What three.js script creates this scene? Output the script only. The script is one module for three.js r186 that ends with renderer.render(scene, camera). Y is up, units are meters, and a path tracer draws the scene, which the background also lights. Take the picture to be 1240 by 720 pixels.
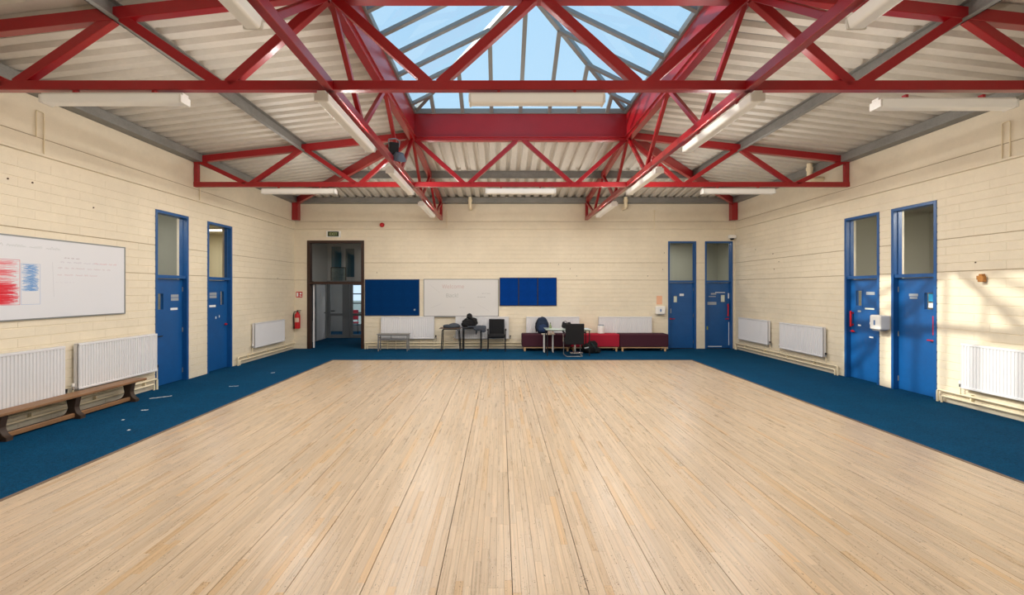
import * as THREE from 'three';
import { mergeGeometries } from 'three/addons/utils/BufferGeometryUtils.js';
import { RoundedBoxGeometry } from 'three/addons/geometries/RoundedBoxGeometry.js';
import { RectAreaLightUniformsLib } from 'three/addons/lights/RectAreaLightUniformsLib.js';

// ---------------------------------------------------------------- camera, sky, sun, exposure
const scene = new THREE.Scene();
const camera = new THREE.PerspectiveCamera(2 * Math.atan(360 / 545) * 180 / Math.PI, 1240 / 720, 0.05, 200);
camera.position.set(0, 1.8, 0);
camera.lookAt(0, 1.8, -10);
camera.setViewOffset(1240, 720, 14, 10, 1240, 720);            // shifted lens: verticals stay upright
scene.add(camera);
const renderer = new THREE.WebGLRenderer();
renderer.toneMapping = THREE.LinearToneMapping;
renderer.toneMappingExposure = 1.0;
renderer.shadowMap.enabled = true;
renderer.shadowMap.type = THREE.PCFSoftShadowMap;
RectAreaLightUniformsLib.init();
{ // clear sky: pale towards the horizon, deeper blue overhead
  const H = 128, W = 8, d = new Float32Array(W * H * 4);
  for (let j = 0; j < H; j++) {
    const el = Math.max(0, (j + 0.5) / H - 0.5) * 2, t = Math.pow(el, 0.75);
    for (let i = 0; i < W; i++) d.set([0.72 - 0.44 * t, 0.95 - 0.31 * t, 1.14 - 0.06 * t, 1], (j * W + i) * 4);
  }
  const t = new THREE.DataTexture(d, W, H, THREE.RGBAFormat, THREE.FloatType);
  t.mapping = THREE.EquirectangularReflectionMapping; t.magFilter = THREE.LinearFilter; t.needsUpdate = true;
  scene.background = t; scene.backgroundIntensity = 1.0;
}
const sun = new THREE.DirectionalLight(new THREE.Color(1.0, 0.93, 0.84), 3.8);
const SUN_DIR = new THREE.Vector3(1, -0.612, -0.03).normalize();
sun.position.set(0.4, 2.5, -7).addScaledVector(SUN_DIR, -25);
sun.target.position.set(0.4, 2.5, -7);
sun.castShadow = true; sun.shadow.radius = 2; sun.shadow.mapSize.set(4096, 4096);
Object.assign(sun.shadow.camera, { left: -12, right: 12, top: 12, bottom: -12, near: 1, far: 60 });
scene.add(sun, sun.target);
const LAMP_LIGHT = 67, LAMP_SIDE = 104, LAMP_COLOR = new THREE.Color(1.0, 0.965, 0.915);
const ROOM_LIGHT = 12;

// ---------------------------------------------------------------- helpers
let seed = 7;
const rnd = () => { seed = (seed * 1664525 + 1013904223) >>> 0; return seed / 4294967296; };
const rr = (a, b) => a + (b - a) * rnd();
const taken = {};
function numbered(n) { const k = (taken[n] = (taken[n] ?? -1) + 1); return k ? n + '_' + String(k).padStart(3, '0') : n; }
function thing(name, label, category, pos = [0, 0, 0], turn = 0, group, kind) {
  const o = new THREE.Group(); o.name = numbered(name);
  o.position.set(...pos); o.rotation.y = turn; o.userData = { label, category };
  if (group) o.userData.group = group;
  if (kind) o.userData.kind = kind;
  scene.add(o); return o;
}
const struct = (name, label, category, pos, turn) => thing(name, label, category, pos, turn, undefined, 'structure');
function mesh(name, geo, mat, parent, pos, rot) {
  const m = new THREE.Mesh(geo, mat); m.name = name; m.castShadow = m.receiveShadow = true;
  if (pos) m.position.set(...pos);
  if (rot) m.rotation.set(...rot);
  parent.add(m); return m;
}
function lone(name, geo, mat, label, category, pos, turn = 0, group, kind) {
  const m = new THREE.Mesh(geo, mat); m.name = numbered(name); m.castShadow = m.receiveShadow = true;
  m.position.set(...pos); m.rotation.y = turn; m.userData = { label, category };
  if (group) m.userData.group = group;
  if (kind) m.userData.kind = kind;
  scene.add(m); return m;
}
function metreUV(g) { // uv in metres, by the axis each face looks along
  const ng = g.index ? g.toNonIndexed() : g, p = ng.attributes.position, uv = new Float32Array(p.count * 2);
  const a = new THREE.Vector3(), b = new THREE.Vector3(), c = new THREE.Vector3();
  for (let i = 0; i < p.count; i += 3) {
    a.fromBufferAttribute(p, i); b.fromBufferAttribute(p, i + 1); c.fromBufferAttribute(p, i + 2);
    const n = b.clone().sub(a).cross(c.clone().sub(a)), x = Math.abs(n.x), y = Math.abs(n.y), z = Math.abs(n.z);
    [a, b, c].forEach((v, k) => {
      const u = x >= y && x >= z ? [v.z, v.y] : y >= z ? [v.x, v.z] : [v.x, v.y];
      uv.set(u, (i + k) * 2);
    });
  }
  ng.setAttribute('uv', new THREE.BufferAttribute(uv, 2));
  return ng;
}
const box = (w, h, d, x = 0, y = 0, z = 0) => metreUV(new THREE.BoxGeometry(w, h, d).translate(x, y, z));
const span = (x0, x1, y0, y1, z0, z1) => box(x1 - x0, y1 - y0, z1 - z0, (x0 + x1) / 2, (y0 + y1) / 2, (z0 + z1) / 2);
const rbox = (w, h, d, r = 0.01, x = 0, y = 0, z = 0, s = 2) => metreUV(new RoundedBoxGeometry(w, h, d, s, Math.min(r, w / 2.01, h / 2.01, d / 2.01)).translate(x, y, z));
const cyl = (r0, r1, h, x = 0, y = 0, z = 0, n = 20) => new THREE.CylinderGeometry(r0, r1, h, n).translate(x, y, z);
function strip(g) { const n = g.index ? g.toNonIndexed() : g; for (const k of Object.keys(n.attributes)) if (!['position', 'normal', 'uv', 'color'].includes(k)) n.deleteAttribute(k); return n; }
const merge = (list) => mergeGeometries(list.map(strip));
const V = (x, y, z) => new THREE.Vector3(x, y, z);
function tube(pts, r, closed = false, seg = 0, rad = 8) {
  const c = pts.length === 2 ? new THREE.LineCurve3(V(...pts[0]), V(...pts[1])) : new THREE.CatmullRomCurve3(pts.map((p) => V(...p)), closed, 'catmullrom', 0.1);
  return new THREE.TubeGeometry(c, seg || (pts.length === 2 ? 1 : pts.length * 8), r, rad, closed);
}
// straight runs with small rounded bends
function pipe(pts, r, bend = 0.04, rad = 8) {
  const path = new THREE.CurvePath(), P = pts.map((p) => V(...p)); let from = P[0];
  for (let i = 1; i < P.length; i++) {
    if (i === P.length - 1) { path.add(new THREE.LineCurve3(from, P[i])); break; }
    const a = P[i].clone().add(P[i - 1].clone().sub(P[i]).setLength(bend)), b = P[i].clone().add(P[i + 1].clone().sub(P[i]).setLength(bend));
    path.add(new THREE.LineCurve3(from, a)); path.add(new THREE.QuadraticBezierCurve3(a, P[i], b)); from = b;
  }
  const parts = [];
  for (const c of path.curves) parts.push(new THREE.TubeGeometry(c, c.isLineCurve3 ? 1 : 5, r, rad, false));
  return mergeGeometries(parts.map(strip));
}
const barGeo = {};
function bar(name, p, q, w, d, normal, mat, parent, geoMaker) { // a beam from p to q; w lies in the plane whose normal is given, d along the normal
  const a = V(...p), b = V(...q), L = a.distanceTo(b), y = b.clone().sub(a).normalize(), z = V(...normal), x = y.clone().cross(z).normalize();
  z.copy(x.clone().cross(y));
  const key = [w, d, L.toFixed(3), geoMaker ? 'c' : ''].join();
  const g = barGeo[key] ??= geoMaker ? geoMaker(w, L, d) : rbox(w, L, d, 0.008, 0, 0, 0, 1);
  const m = mesh(name, g, mat, parent);
  m.quaternion.setFromRotationMatrix(new THREE.Matrix4().makeBasis(x, y, z));
  m.position.copy(a.add(b).multiplyScalar(0.5));
  return m;
}
// tileable value noise
function noiseGrid(n, cells, s) {
  const r = []; let q = s; const nx = () => { q = (q * 1664525 + 1013904223) >>> 0; return q / 4294967296; };
  const [cx, cy] = Array.isArray(cells) ? cells : [cells, cells];
  for (let i = 0; i < cx * cy; i++) r.push(nx());
  const o = new Float32Array(n * n), f = (t) => t * t * (3 - 2 * t);
  for (let j = 0; j < n; j++) for (let i = 0; i < n; i++) {
    const x = i / n * cx, y = j / n * cy, x0 = x | 0, y0 = y | 0, fx = f(x - x0), fy = f(y - y0), x1 = (x0 + 1) % cx, y1 = (y0 + 1) % cy;
    o[j * n + i] = (r[y0 * cx + x0] * (1 - fx) + r[y0 * cx + x1] * fx) * (1 - fy) + (r[y1 * cx + x0] * (1 - fx) + r[y1 * cx + x1] * fx) * fy;
  }
  return o;
}
function layered(n, list) { const o = new Float32Array(n * n); for (const [c, w, s] of list) { const g = noiseGrid(n, c, s); for (let i = 0; i < o.length; i++) o[i] += (g[i] - 0.5) * 2 * w; } return o; }
function dataTex(n, fn, srgb, rep = 1) {
  const d = new Uint8Array(n * n * 4);
  for (let i = 0; i < n * n; i++) { const c = fn(i); d[i * 4] = Math.max(0, Math.min(255, c[0])); d[i * 4 + 1] = Math.max(0, Math.min(255, c[1])); d[i * 4 + 2] = Math.max(0, Math.min(255, c[2])); d[i * 4 + 3] = 255; }
  const t = new THREE.DataTexture(d, n, n); t.wrapS = t.wrapT = THREE.RepeatWrapping; t.magFilter = THREE.LinearFilter; t.minFilter = THREE.LinearMipmapLinearFilter; t.generateMipmaps = true;
  if (srgb) t.colorSpace = THREE.SRGBColorSpace;
  if (Array.isArray(rep)) t.repeat.set(...rep); else t.repeat.set(rep, rep);
  t.needsUpdate = true; return t;
}
const gray = (v) => [v, v, v];
const std = (color, roughness = 0.6, extra = {}) => new THREE.MeshStandardMaterial({ color, roughness, ...extra });
const phys = (color, roughness = 0.6, extra = {}) => new THREE.MeshPhysicalMaterial({ color, roughness, ...extra });

// ---------------------------------------------------------------- materials
const blot = layered(512, [[3, 0.5, 11], [9, 0.35, 12], [40, 0.25, 13], [170, 0.22, 14]]);
const fine = layered(512, [[60, 0.4, 21], [150, 0.4, 22], [256, 0.4, 23]]);
const wallMap = dataTex(512, (i) => gray(246 + blot[i] * 8), true, 0.4);
const fineBump = dataTex(512, (i) => gray(128 + fine[i] * 90), false, 1.6);
const M = {};
M.wall = std('#f2e6cd', 0.62, { map: wallMap, bumpMap: fineBump, bumpScale: 0.0012, vertexColors: true });
M.wallPlain = std('#f2e6cd', 0.6, { map: wallMap, bumpMap: fineBump, bumpScale: 0.0008 });
M.crack = std('#9a8666', 0.9);
M.deck = std('#dcd5c9', 0.55, { map: dataTex(512, (i) => gray(240 + blot[i] * 10), true, 0.5) });
M.outer = std('#8a8782', 0.9);
M.red = phys('#ab0d19', 0.38, { clearcoat: 0.45, clearcoatRoughness: 0.2, map: dataTex(512, (i) => gray(243 + blot[i] * 12), true, 0.9) });
M.galv = std('#9a9994', 0.5, { metalness: 0.1, map: dataTex(512, (i) => gray(222 + blot[i] * 26), true, 1.3) });
M.alu = std('#868a8a', 0.42, { metalness: 0.3 });
M.glass = phys('#ffffff', 0.02, { transmission: 1, thickness: 0, ior: 1.45 });
M.roofGlass = phys('#f1f6f4', 0.03, { transmission: 1, thickness: 0, ior: 1.45 });
M.blue = phys('#0d5a9e', 0.4, { clearcoat: 0.25, clearcoatRoughness: 0.3, map: dataTex(512, (i) => gray(238 + blot[i] * 16), true, 0.7) });
M.white = std('#eaeaec', 0.42, { map: dataTex(512, (i) => gray(247 + blot[i] * 5), true, 0.8) });
M.whitePlastic = phys('#f2f1ec', 0.35);
M.pipePaint = std('#eee0bf', 0.5);
M.dark = std('#17181b', 0.6);
M.black = std('#0d0d10', 0.75);
M.chrome = std('#c9c9c9', 0.25, { metalness: 0.9 });
M.steelGrey = std('#8b8d90', 0.4, { metalness: 0.5 });
M.redPlastic = phys('#c3121f', 0.35);
M.brown = std('#3c2012', 0.45, { map: dataTex(512, (i) => gray(230 + blot[i] * 22), true, 2) });
M.carpet = phys('#04567f', 0.97, { specularIntensity: 0.2, map: dataTex(512, (i) => { const v = 200 + fine[i] * 46 + blot[i] * 14; return [v * 0.97, v, v * 1.02]; }, true, 1.1), bumpMap: dataTex(512, (i) => gray(128 + fine[i] * 110), false, 1.1), bumpScale: 0.004 });
{
  const n = 1024, g1 = layered(n, [[[220, 5], 0.5, 31], [[90, 3], 0.5, 32], [[400, 9], 0.35, 33]]), g2 = layered(n, [[[30, 12], 0.6, 34], [[200, 120], 0.35, 35]]), sp = noiseGrid(n, [90, 200], 36), sp2 = noiseGrid(n, 14, 37);
  M.woodMap = dataTex(n, (i) => {
    let v = 229 + g1[i] * 17 + g2[i] * 9; const s = sp[i] > 0.9 && sp2[i] > 0.66 ? 0.5 : 1;
    return [v * s, (v - 3 - g1[i] * 2) * s, (v - 8 - g1[i] * 5) * s];
  }, true, [1.6, 0.6]);
  M.woodRough = dataTex(n, (i) => gray(118 + g2[i] * 26 + g1[i] * 12), false, [1.6, 0.6]);
}
M.board = phys('#ffffff', 0.68, { map: M.woodMap, roughnessMap: M.woodRough, vertexColors: true, specularIntensity: 0.8 });
M.subfloor = std('#2c2118', 0.95);
M.benchWood = std('#a97c54', 0.5, { map: dataTex(512, (i) => gray(220 + blot[(i % 512) + 512 * (((i / 512) | 0) % 40)] * 26), true, 1.5) });
M.benchDark = std('#3b2a1e', 0.6);
M.fabricMaroon = std('#401726', 0.95, { bumpMap: fineBump, bumpScale: 0.002 });
M.fabricRed = std('#a5142f', 0.95, { bumpMap: fineBump, bumpScale: 0.002 });
M.fabricNavy = std('#1c2c44', 0.9, { bumpMap: fineBump, bumpScale: 0.003 });
M.fabricBlack = std('#121317', 0.92, { bumpMap: fineBump, bumpScale: 0.003 });
M.fabricGrey = std('#434b55', 0.92, { bumpMap: fineBump, bumpScale: 0.003 });
M.felt = phys('#07439a', 0.95, { specularIntensity: 0.15, map: dataTex(512, (i) => gray(225 + fine[i] * 22 + blot[i] * 14), true, 3) });
M.feltDark = phys('#053b75', 0.95, { specularIntensity: 0.15, map: dataTex(512, (i) => gray(225 + fine[i] * 22 + blot[i] * 14), true, 3) });
M.woodFoot = std('#caa377', 0.5);
M.plaster = std('#b4b8b8', 0.8);
M.roomCream = std('#c9c0a4', 0.8);
M.tableTop = phys('#cfe3da', 0.15, { clearcoat: 0.4 });
M.diffuser = phys('#f4f3ee', 0.3, { emissive: new THREE.Color(1, 0.97, 0.9), emissiveIntensity: 0.05, clearcoat: 0.3 });
M.lampGlow = std('#ffffff', 0.5, { emissive: new THREE.Color(1, 0.96, 0.88), emissiveIntensity: 1.6 });
M.batten = std('#e4e2dc', 0.45);

// ---------------------------------------------------------------- the hall: measures
const XL = -6.24, XR = 7.10, ZB = -13.625, ZF = 0.2, X1 = -1.79, X2 = 2.60, Z1 = -4.735, Z2 = -9.18;
const WALL_TOP = 4.375, DOOR_H = 3.25, TH = 0.22, LEDGE0 = 3.60, LEDGE1 = 3.84;
const COURSE = 0.13, BLOCK = 0.43;
// openings along each wall: [from, to, height], u measured along the wall from its far left end as seen from inside
const SIDE = {
  left: { label: 'cream painted blockwork wall carrying the big whiteboard with the red drawing', origin: V(XL, 0, ZF), turn: Math.PI / 2, len: ZF - ZB, z: (u) => u - ZF, open: [[8.136 + ZF, 8.997 + ZF], [9.58 + ZF, 10.46 + ZF]] },
  back: { label: 'cream painted blockwork wall with blue noticeboards and whiteboard', origin: V(XL, 0, ZB), turn: 0, len: XR - XL, open: [[-5.85 - XL, -4.125 - XL], [5.075 - XL, 5.925 - XL], [6.19 - XL, 7.03 - XL]] },
  right: { label: 'cream painted blockwork wall with sunlight patches beside the blue doors', origin: V(XR, 0, ZB), turn: -Math.PI / 2, len: ZF - ZB, open: [[-9.28 - ZB, -8.43 - ZB], [-8.17 - ZB, -7.32 - ZB]] },
};
function blockGeo(u0, u1, y0, y1, proud, tint) { // a block face with chamfered arrises, standing proud of the joints
  const c = 0.003, e = 0.0006, P = [[u0, y0, 0], [u1, y0, 0], [u1, y1, 0], [u0, y1, 0], [u0 + e, y0 + c, proud], [u1 - e, y0 + c, proud], [u1 - e, y1 - c, proud], [u0 + e, y1 - c, proud]];
  const F = [[4, 5, 6], [4, 6, 7], [0, 1, 5], [0, 5, 4], [1, 2, 6], [1, 6, 5], [2, 3, 7], [2, 7, 6], [3, 0, 4], [3, 4, 7]];
  const pos = [], uv = [], col = [];
  for (const f of F) for (const k of f) { pos.push(...P[k]); uv.push(P[k][0], P[k][1]); col.push(tint, tint, tint); }
  const g = new THREE.BufferGeometry();
  g.setAttribute('position', new THREE.Float32BufferAttribute(pos, 3)); g.setAttribute('uv', new THREE.Float32BufferAttribute(uv, 2)); g.setAttribute('color', new THREE.Float32BufferAttribute(col, 3));
  g.computeVertexNormals(); return g;
}
function buildWall(side) {
  const W = SIDE[side], o = struct('wall_' + side, W.label, 'wall', W.origin.toArray(), W.turn);
  // core, cut round the openings
  const h = (k) => side === 'back' && k === 0 ? 3.275 : DOOR_H, core = [], off = -0.008; let at = 0;
  const ops = [...W.open].sort((a, b) => a[0] - b[0]), ext = TH;
  ops.forEach(([a, b], k) => { core.push(span(at === 0 ? -ext : at, a, 0, LEDGE0, off - TH, off), span(a, b, h(k), LEDGE0, off - TH, off)); at = b; });
  core.push(span(at, W.len + ext, 0, LEDGE0, off - TH, off));
  core.push(span(-ext, W.len + ext, LEDGE0, 4.6, off - TH, off));
  mesh('wall_core', merge(core), M.wallPlain, o);
  mesh('upper_render', span(0, W.len, LEDGE1 + 0.012, WALL_TOP, off, 0.004), M.wallPlain, o);
  const tr = struct('trim_' + ({ left: 2, back: 3, right: 4 })[side], 'cream painted concrete ring beam high on the ' + ({ left: 'whiteboard', back: 'noticeboard', right: 'sunlit' })[side] + ' wall', 'ring beam', W.origin.toArray(), W.turn);
  mesh('ring_beam', span(0, W.len, LEDGE0 + 0.045, LEDGE1, off, 0.012), M.wallPlain, tr);
  mesh('drip_ledge', metreUV(new THREE.ExtrudeGeometry(new THREE.Shape([new THREE.Vector2(-0.005, LEDGE0), new THREE.Vector2(0.035, LEDGE0 + 0.006), new THREE.Vector2(0.035, LEDGE0 + 0.035), new THREE.Vector2(0.012, LEDGE0 + 0.045), new THREE.Vector2(-0.005, LEDGE0 + 0.045)]), { depth: W.len, bevelEnabled: false }).rotateY(-Math.PI / 2).translate(W.len, 0, 0)), M.wallPlain, tr);
  mesh('open_joint', span(0, W.len, LEDGE1, LEDGE1 + 0.01, off, -0.001), M.crack, tr);
  // blocks
  const list = [], rows = Math.floor((LEDGE0 - 0.004) / COURSE);
  for (let r = 0; r < rows; r++) {
    const y0 = r * COURSE, y1 = Math.min(y0 + COURSE, LEDGE0), wide = r === 15 || r === 19;        // two open bed joints show dark round the hall
    const ja = wide ? 0.006 : 0.0042;
    for (let u = (r % 2 ? -BLOCK / 2 : 0); u < W.len; u += BLOCK) {
      let segs = [[Math.max(0, u), Math.min(W.len, u + BLOCK)]];
      W.open.forEach(([a, b], k) => { if (y0 + COURSE / 2 < h(k)) segs = segs.flatMap(([s, e]) => (e <= a || s >= b) ? [[s, e]] : [[s, a], [b, e]].filter(([p, q]) => q - p > 0.015)); });
      for (const [s, e] of segs) if (e - s > 0.015) {
        const d = side === 'left' ? e - ZF : side === 'right' ? -(ZB + s) : 99;      // how far into the hall the block lies
        list.push({ g: blockGeo(s + 0.0004, e - 0.0004, y0 + 0.0042, y1 - ja, 0.008 + rr(-0.0008, 0.0008), rr(0.982, 1.0)), rank: d < 5.7 ? 99 + d : d });
      }
    }
  }
  for (const r of [15, 19]) { // raw mortar in the two open bed joints
    let segs = [[0, W.len]]; W.open.forEach(([a, b]) => { segs = segs.flatMap(([s, e]) => (e <= a || s >= b) ? [[s, e]] : [[s, a], [b, e]].filter(([p, q]) => q - p > 0.02)); });
    mesh('open_joint', merge(segs.map(([s, e]) => span(s, e, (r + 1) * COURSE - 0.005, (r + 1) * COURSE + 0.001, off, off + 0.003))), M.crack, o);
  }
  list.sort((a, b) => a.rank - b.rank);
  const single = side === 'back' ? 0 : 300;
  list.slice(0, single).forEach((b) => mesh('block', b.g, M.wall, o, [0, 0, off]));
  const rest = mesh('blockwork', mergeGeometries(list.slice(single).map((b) => b.g)), M.wall, o, [0, 0, off]);
  rest.userData.kind = 'stuff';
  return o;
}
const wallL = buildWall('left'), wallB = buildWall('back'), wallR = buildWall('right');
{ const o = struct('wall_front', 'plain cream wall closing the hall behind the viewer', 'wall');
  mesh('wall_core', span(XL - TH, XR + TH, 0, 4.6, ZF, ZF + TH), M.wallPlain, o); }

// ---------------------------------------------------------------- floor: strip boards, carpet border
const LBZ = -16.7, FX0 = -4.24, FX1 = 4.84, FZ0 = -11.42, FZ1 = -2.0;
{
  const o = struct('floor', 'pale maple strip floor in the middle of the hall', 'floor');
  mesh('subfloor', span(XL - TH - 3.5, XR + TH + 3.5, -0.2, -0.02, -20, ZF + TH), M.subfloor, o);
  const N = 181, w = (FX1 - FX0) / N, list = [];
  for (let k = 0; k < N; k++) {
    const gapR = k % 9 === 4 ? 0.0045 : rnd() < 0.08 ? 0.0015 : 0.0003, x0 = FX0 + k * w + 0.0002, x1 = FX0 + (k + 1) * w - gapR;
    let z = FZ0 - rr(0, 0.8);
    while (z < FZ1) {
      const L = rr(0.28, 1.15), za = Math.max(z, FZ0), zb = Math.min(z + L, FZ1); z += L;
      if (zb - za < 0.02) continue;
      const t = rr(-1, 1), warm = rnd() < 0.12 ? rr(0.5, 1) : rr(0, 0.25), v = 0.70 + t * 0.06;
      const col = [v, v * (0.80 - warm * 0.1), v * (0.59 - warm * 0.18)];
      const c = 0.0003, y = rr(-0.0003, 0), P = [[x0, y - 0.012, zb], [x1, y - 0.012, zb], [x1, y - 0.012, za], [x0, y - 0.012, za], [x0 + c, y, zb - c], [x1 - c, y, zb - c], [x1 - c, y, za + c], [x0 + c, y, za + c]];
      const F = [[4, 5, 6], [4, 6, 7], [0, 1, 5], [0, 5, 4], [1, 2, 6], [1, 6, 5], [2, 3, 7], [2, 7, 6], [3, 0, 4], [3, 4, 7]], pos = [], uv = [], cc = [], ou = rnd(), ov = rnd();
      for (const f of F) for (const q of f) { pos.push(...P[q]); uv.push(P[q][0] + ou, P[q][2] + ov); cc.push(...col); }
      const g = new THREE.BufferGeometry();
      g.setAttribute('position', new THREE.Float32BufferAttribute(pos, 3)); g.setAttribute('uv', new THREE.Float32BufferAttribute(uv, 2)); g.setAttribute('color', new THREE.Float32BufferAttribute(cc, 3));
      g.computeVertexNormals();
      const zc = Math.min(zb, -2.55), inView = zb < -2.75 && Math.abs((x0) / zb) < 1.12;
      list.push({ g, rank: inView ? -zc - Math.min(0.5, zb - za) * 0.4 : 99 });
    }
  }
  list.sort((a, b) => a.rank - b.rank);
  list.slice(0, 300).forEach((b) => mesh('board', b.g, M.board, o));
  mesh('strip_boards', mergeGeometries(list.slice(300).map((b) => b.g)), M.board, o).userData.kind = 'stuff';
}
{
  const e = 0.045, o = struct('floor_carpet', 'dark blue cord carpet bordering the wooden floor', 'carpet');
  mesh('carpet', merge([span(XL - TH, FX0 - e, -0.02, 0, ZB, ZF), span(FX1 + e, XR + TH, -0.02, 0, ZB, ZF), span(FX0 - e, FX1 + e, -0.02, 0, ZB, FZ0 - e), span(FX0 - e, FX1 + e, -0.02, 0, FZ1 + e, ZF), span(-7.8, -3.0, -0.02, 0, -19.3, LBZ), span(-6.45, -3.0, -0.02, 0, LBZ, ZB)]), M.carpet, o);
  const t = struct('trim_1', 'narrow dark wooden edging strip between carpet and strip floor', 'edging strip');
  const tm = std('#6d5a49', 0.55), h = 0.004;
  mesh('edging', rbox(e, 0.02 + h, FZ1 - FZ0 + 2 * e, 0.003), tm, t, [FX0 - e / 2, (h - 0.02) / 2, (FZ0 + FZ1) / 2]);
  mesh('edging', rbox(e, 0.02 + h, FZ1 - FZ0 + 2 * e, 0.003), tm, t, [FX1 + e / 2, (h - 0.02) / 2, (FZ0 + FZ1) / 2]);
  mesh('edging', rbox(FX1 - FX0, 0.02 + h, e, 0.003), tm, t, [(FX0 + FX1) / 2, (h - 0.02) / 2, FZ0 - e / 2]);
  mesh('edging', rbox(FX1 - FX0, 0.02 + h, e, 0.003), tm, t, [(FX0 + FX1) / 2, (h - 0.02) / 2, FZ1 + e / 2]);
}

// ---------------------------------------------------------------- roof: corrugated deck, purlins, eaves, outer roof
const DECK0 = 4.535, SLOPE = 0.117;
{
  const o = struct('ceiling', 'cream corrugated steel roof deck sloping up to the rooflight', 'ceiling');
  // profile across the ribs: [position, height]
  const prof = [[0, 0], [0.118, 0], [0.138, 0.064], [0.23, 0.064]], pitch = 0.25;
  function slope(len, D, lo, hi, place) { // len along the eaves; the sheet at u reaches from the wall to the lower of the hips and the rooflight
    const pos = [], idx = [], pts = [];
    for (let b = 0; b * pitch < len; b++) for (const [a, h] of prof) { const u = b * pitch + a; if (u <= len) pts.push([u, h]); }
    const reach = (u) => Math.max(0, Math.min(D, (u - 0) * lo, (len - u) * hi)) + 0.02, t = 0.006;
    pts.forEach(([u, h], i) => {
      const d = reach(u);
      for (const [dd, dy] of [[-0.1, h], [d, h], [-0.1, h + t], [d, h + t]]) { const p = place(u, dd); pos.push(p[0], DECK0 + SLOPE * dd + dy, p[1]); }
      if (i) { const a = (i - 1) * 4, b = i * 4; idx.push(a, a + 1, b + 1, a, b + 1, b, a + 2, b + 3, a + 3, a + 2, b + 2, b + 3, a + 1, a + 3, b + 3, a + 1, b + 3, b + 1, a, b, b + 2, a, b + 2, a + 2); }
    });
    const g = new THREE.BufferGeometry(); g.setAttribute('position', new THREE.Float32BufferAttribute(pos, 3)); g.setIndex(idx);
    const n = metreUV(g.toNonIndexed()); n.computeVertexNormals(); return n;
  }
  const DX0 = X1 - XL, DX1 = XR - X2, DZ0 = Z2 - ZB, DZ1 = ZF - Z1, L = ZF - ZB, W = XR - XL;
  mesh('corrugated_deck', slope(L, DX0, DX0 / DZ1, DX0 / DZ0, (u, d) => [XL + d, ZF - u]), M.deck, o);
  mesh('corrugated_deck', slope(L, DX1, DX1 / DZ0, DX1 / DZ1, (u, d) => [XR - d, ZB + u]), M.deck, o);
  mesh('corrugated_deck', slope(W, DZ0, DZ0 / DX0, DZ0 / DX1, (u, d) => [XL + u, ZB + d]), M.deck, o);
  mesh('corrugated_deck', slope(W, DZ1, DZ1 / DX1, DZ1 / DX0, (u, d) => [XR - u, ZF - d]), M.deck, o);
  // weatherproof outer roof above the deck
  const R = [[XL - TH, ZB - TH], [XR + TH, ZB - TH], [XR + TH, ZF + TH], [XL - TH, ZF + TH]], Q = [[X1, Z2], [X2, Z2], [X2, Z1], [X1, Z1]], pos = [];
  for (let k = 0; k < 4; k++) {
    const a = R[k], b = R[(k + 1) % 4], c = Q[(k + 1) % 4], d = Q[k], yl = 4.59, yh = 5.12, t = 0.14;
    const P = [[a[0], yl, a[1]], [b[0], yl, b[1]], [c[0], yh, c[1]], [d[0], yh, d[1]], [a[0], yl + t, a[1]], [b[0], yl + t, b[1]], [c[0], yh + t, c[1]], [d[0], yh + t, d[1]]];
    for (const f of [[0, 1, 2], [0, 2, 3], [4, 6, 5], [4, 7, 6], [0, 5, 1], [0, 4, 5], [3, 2, 6], [3, 6, 7]]) for (const i of f) pos.push(...P[i]);
  }
  const g = new THREE.BufferGeometry(); g.setAttribute('position', new THREE.Float32BufferAttribute(pos, 3)); g.computeVertexNormals();
  mesh('outer_roof', metreUV(g), M.outer, o);
}
const channel = (w, L, d) => merge([box(0.012, L, d, -w / 2 + 0.006, 0, 0), box(w, L, 0.012, 0, 0, d / 2 - 0.006), box(w, L, 0.012, 0, 0, -d / 2 + 0.006)]); // web and two flanges
function purlin(label, p, q, h, w, out) {
  const o = thing('steel_purlin', label, 'purlin', [0, 0, 0], 0, 'galvanised purlins under the deck');
  // local x points outwards in plan, z up
  const a = V(...p), b = V(...q), L = a.distanceTo(b), y = b.clone().sub(a).normalize(), z = V(0, 1, 0), x = y.clone().cross(z);
  const m = mesh('channel', channel(w, L, h), M.galv, o);
  m.quaternion.setFromRotationMatrix(new THREE.Matrix4().makeBasis(x, y, z)); m.position.copy(a.clone().add(b).multiplyScalar(0.5));
  const cl = mesh('cleat', box(0.012, 0.12, h * 0.9), M.red, o); cl.quaternion.copy(m.quaternion); cl.position.copy(a.clone().lerp(b, 0.5)).addScaledVector(x, -w / 2 - 0.01);
  return o;
}
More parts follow.
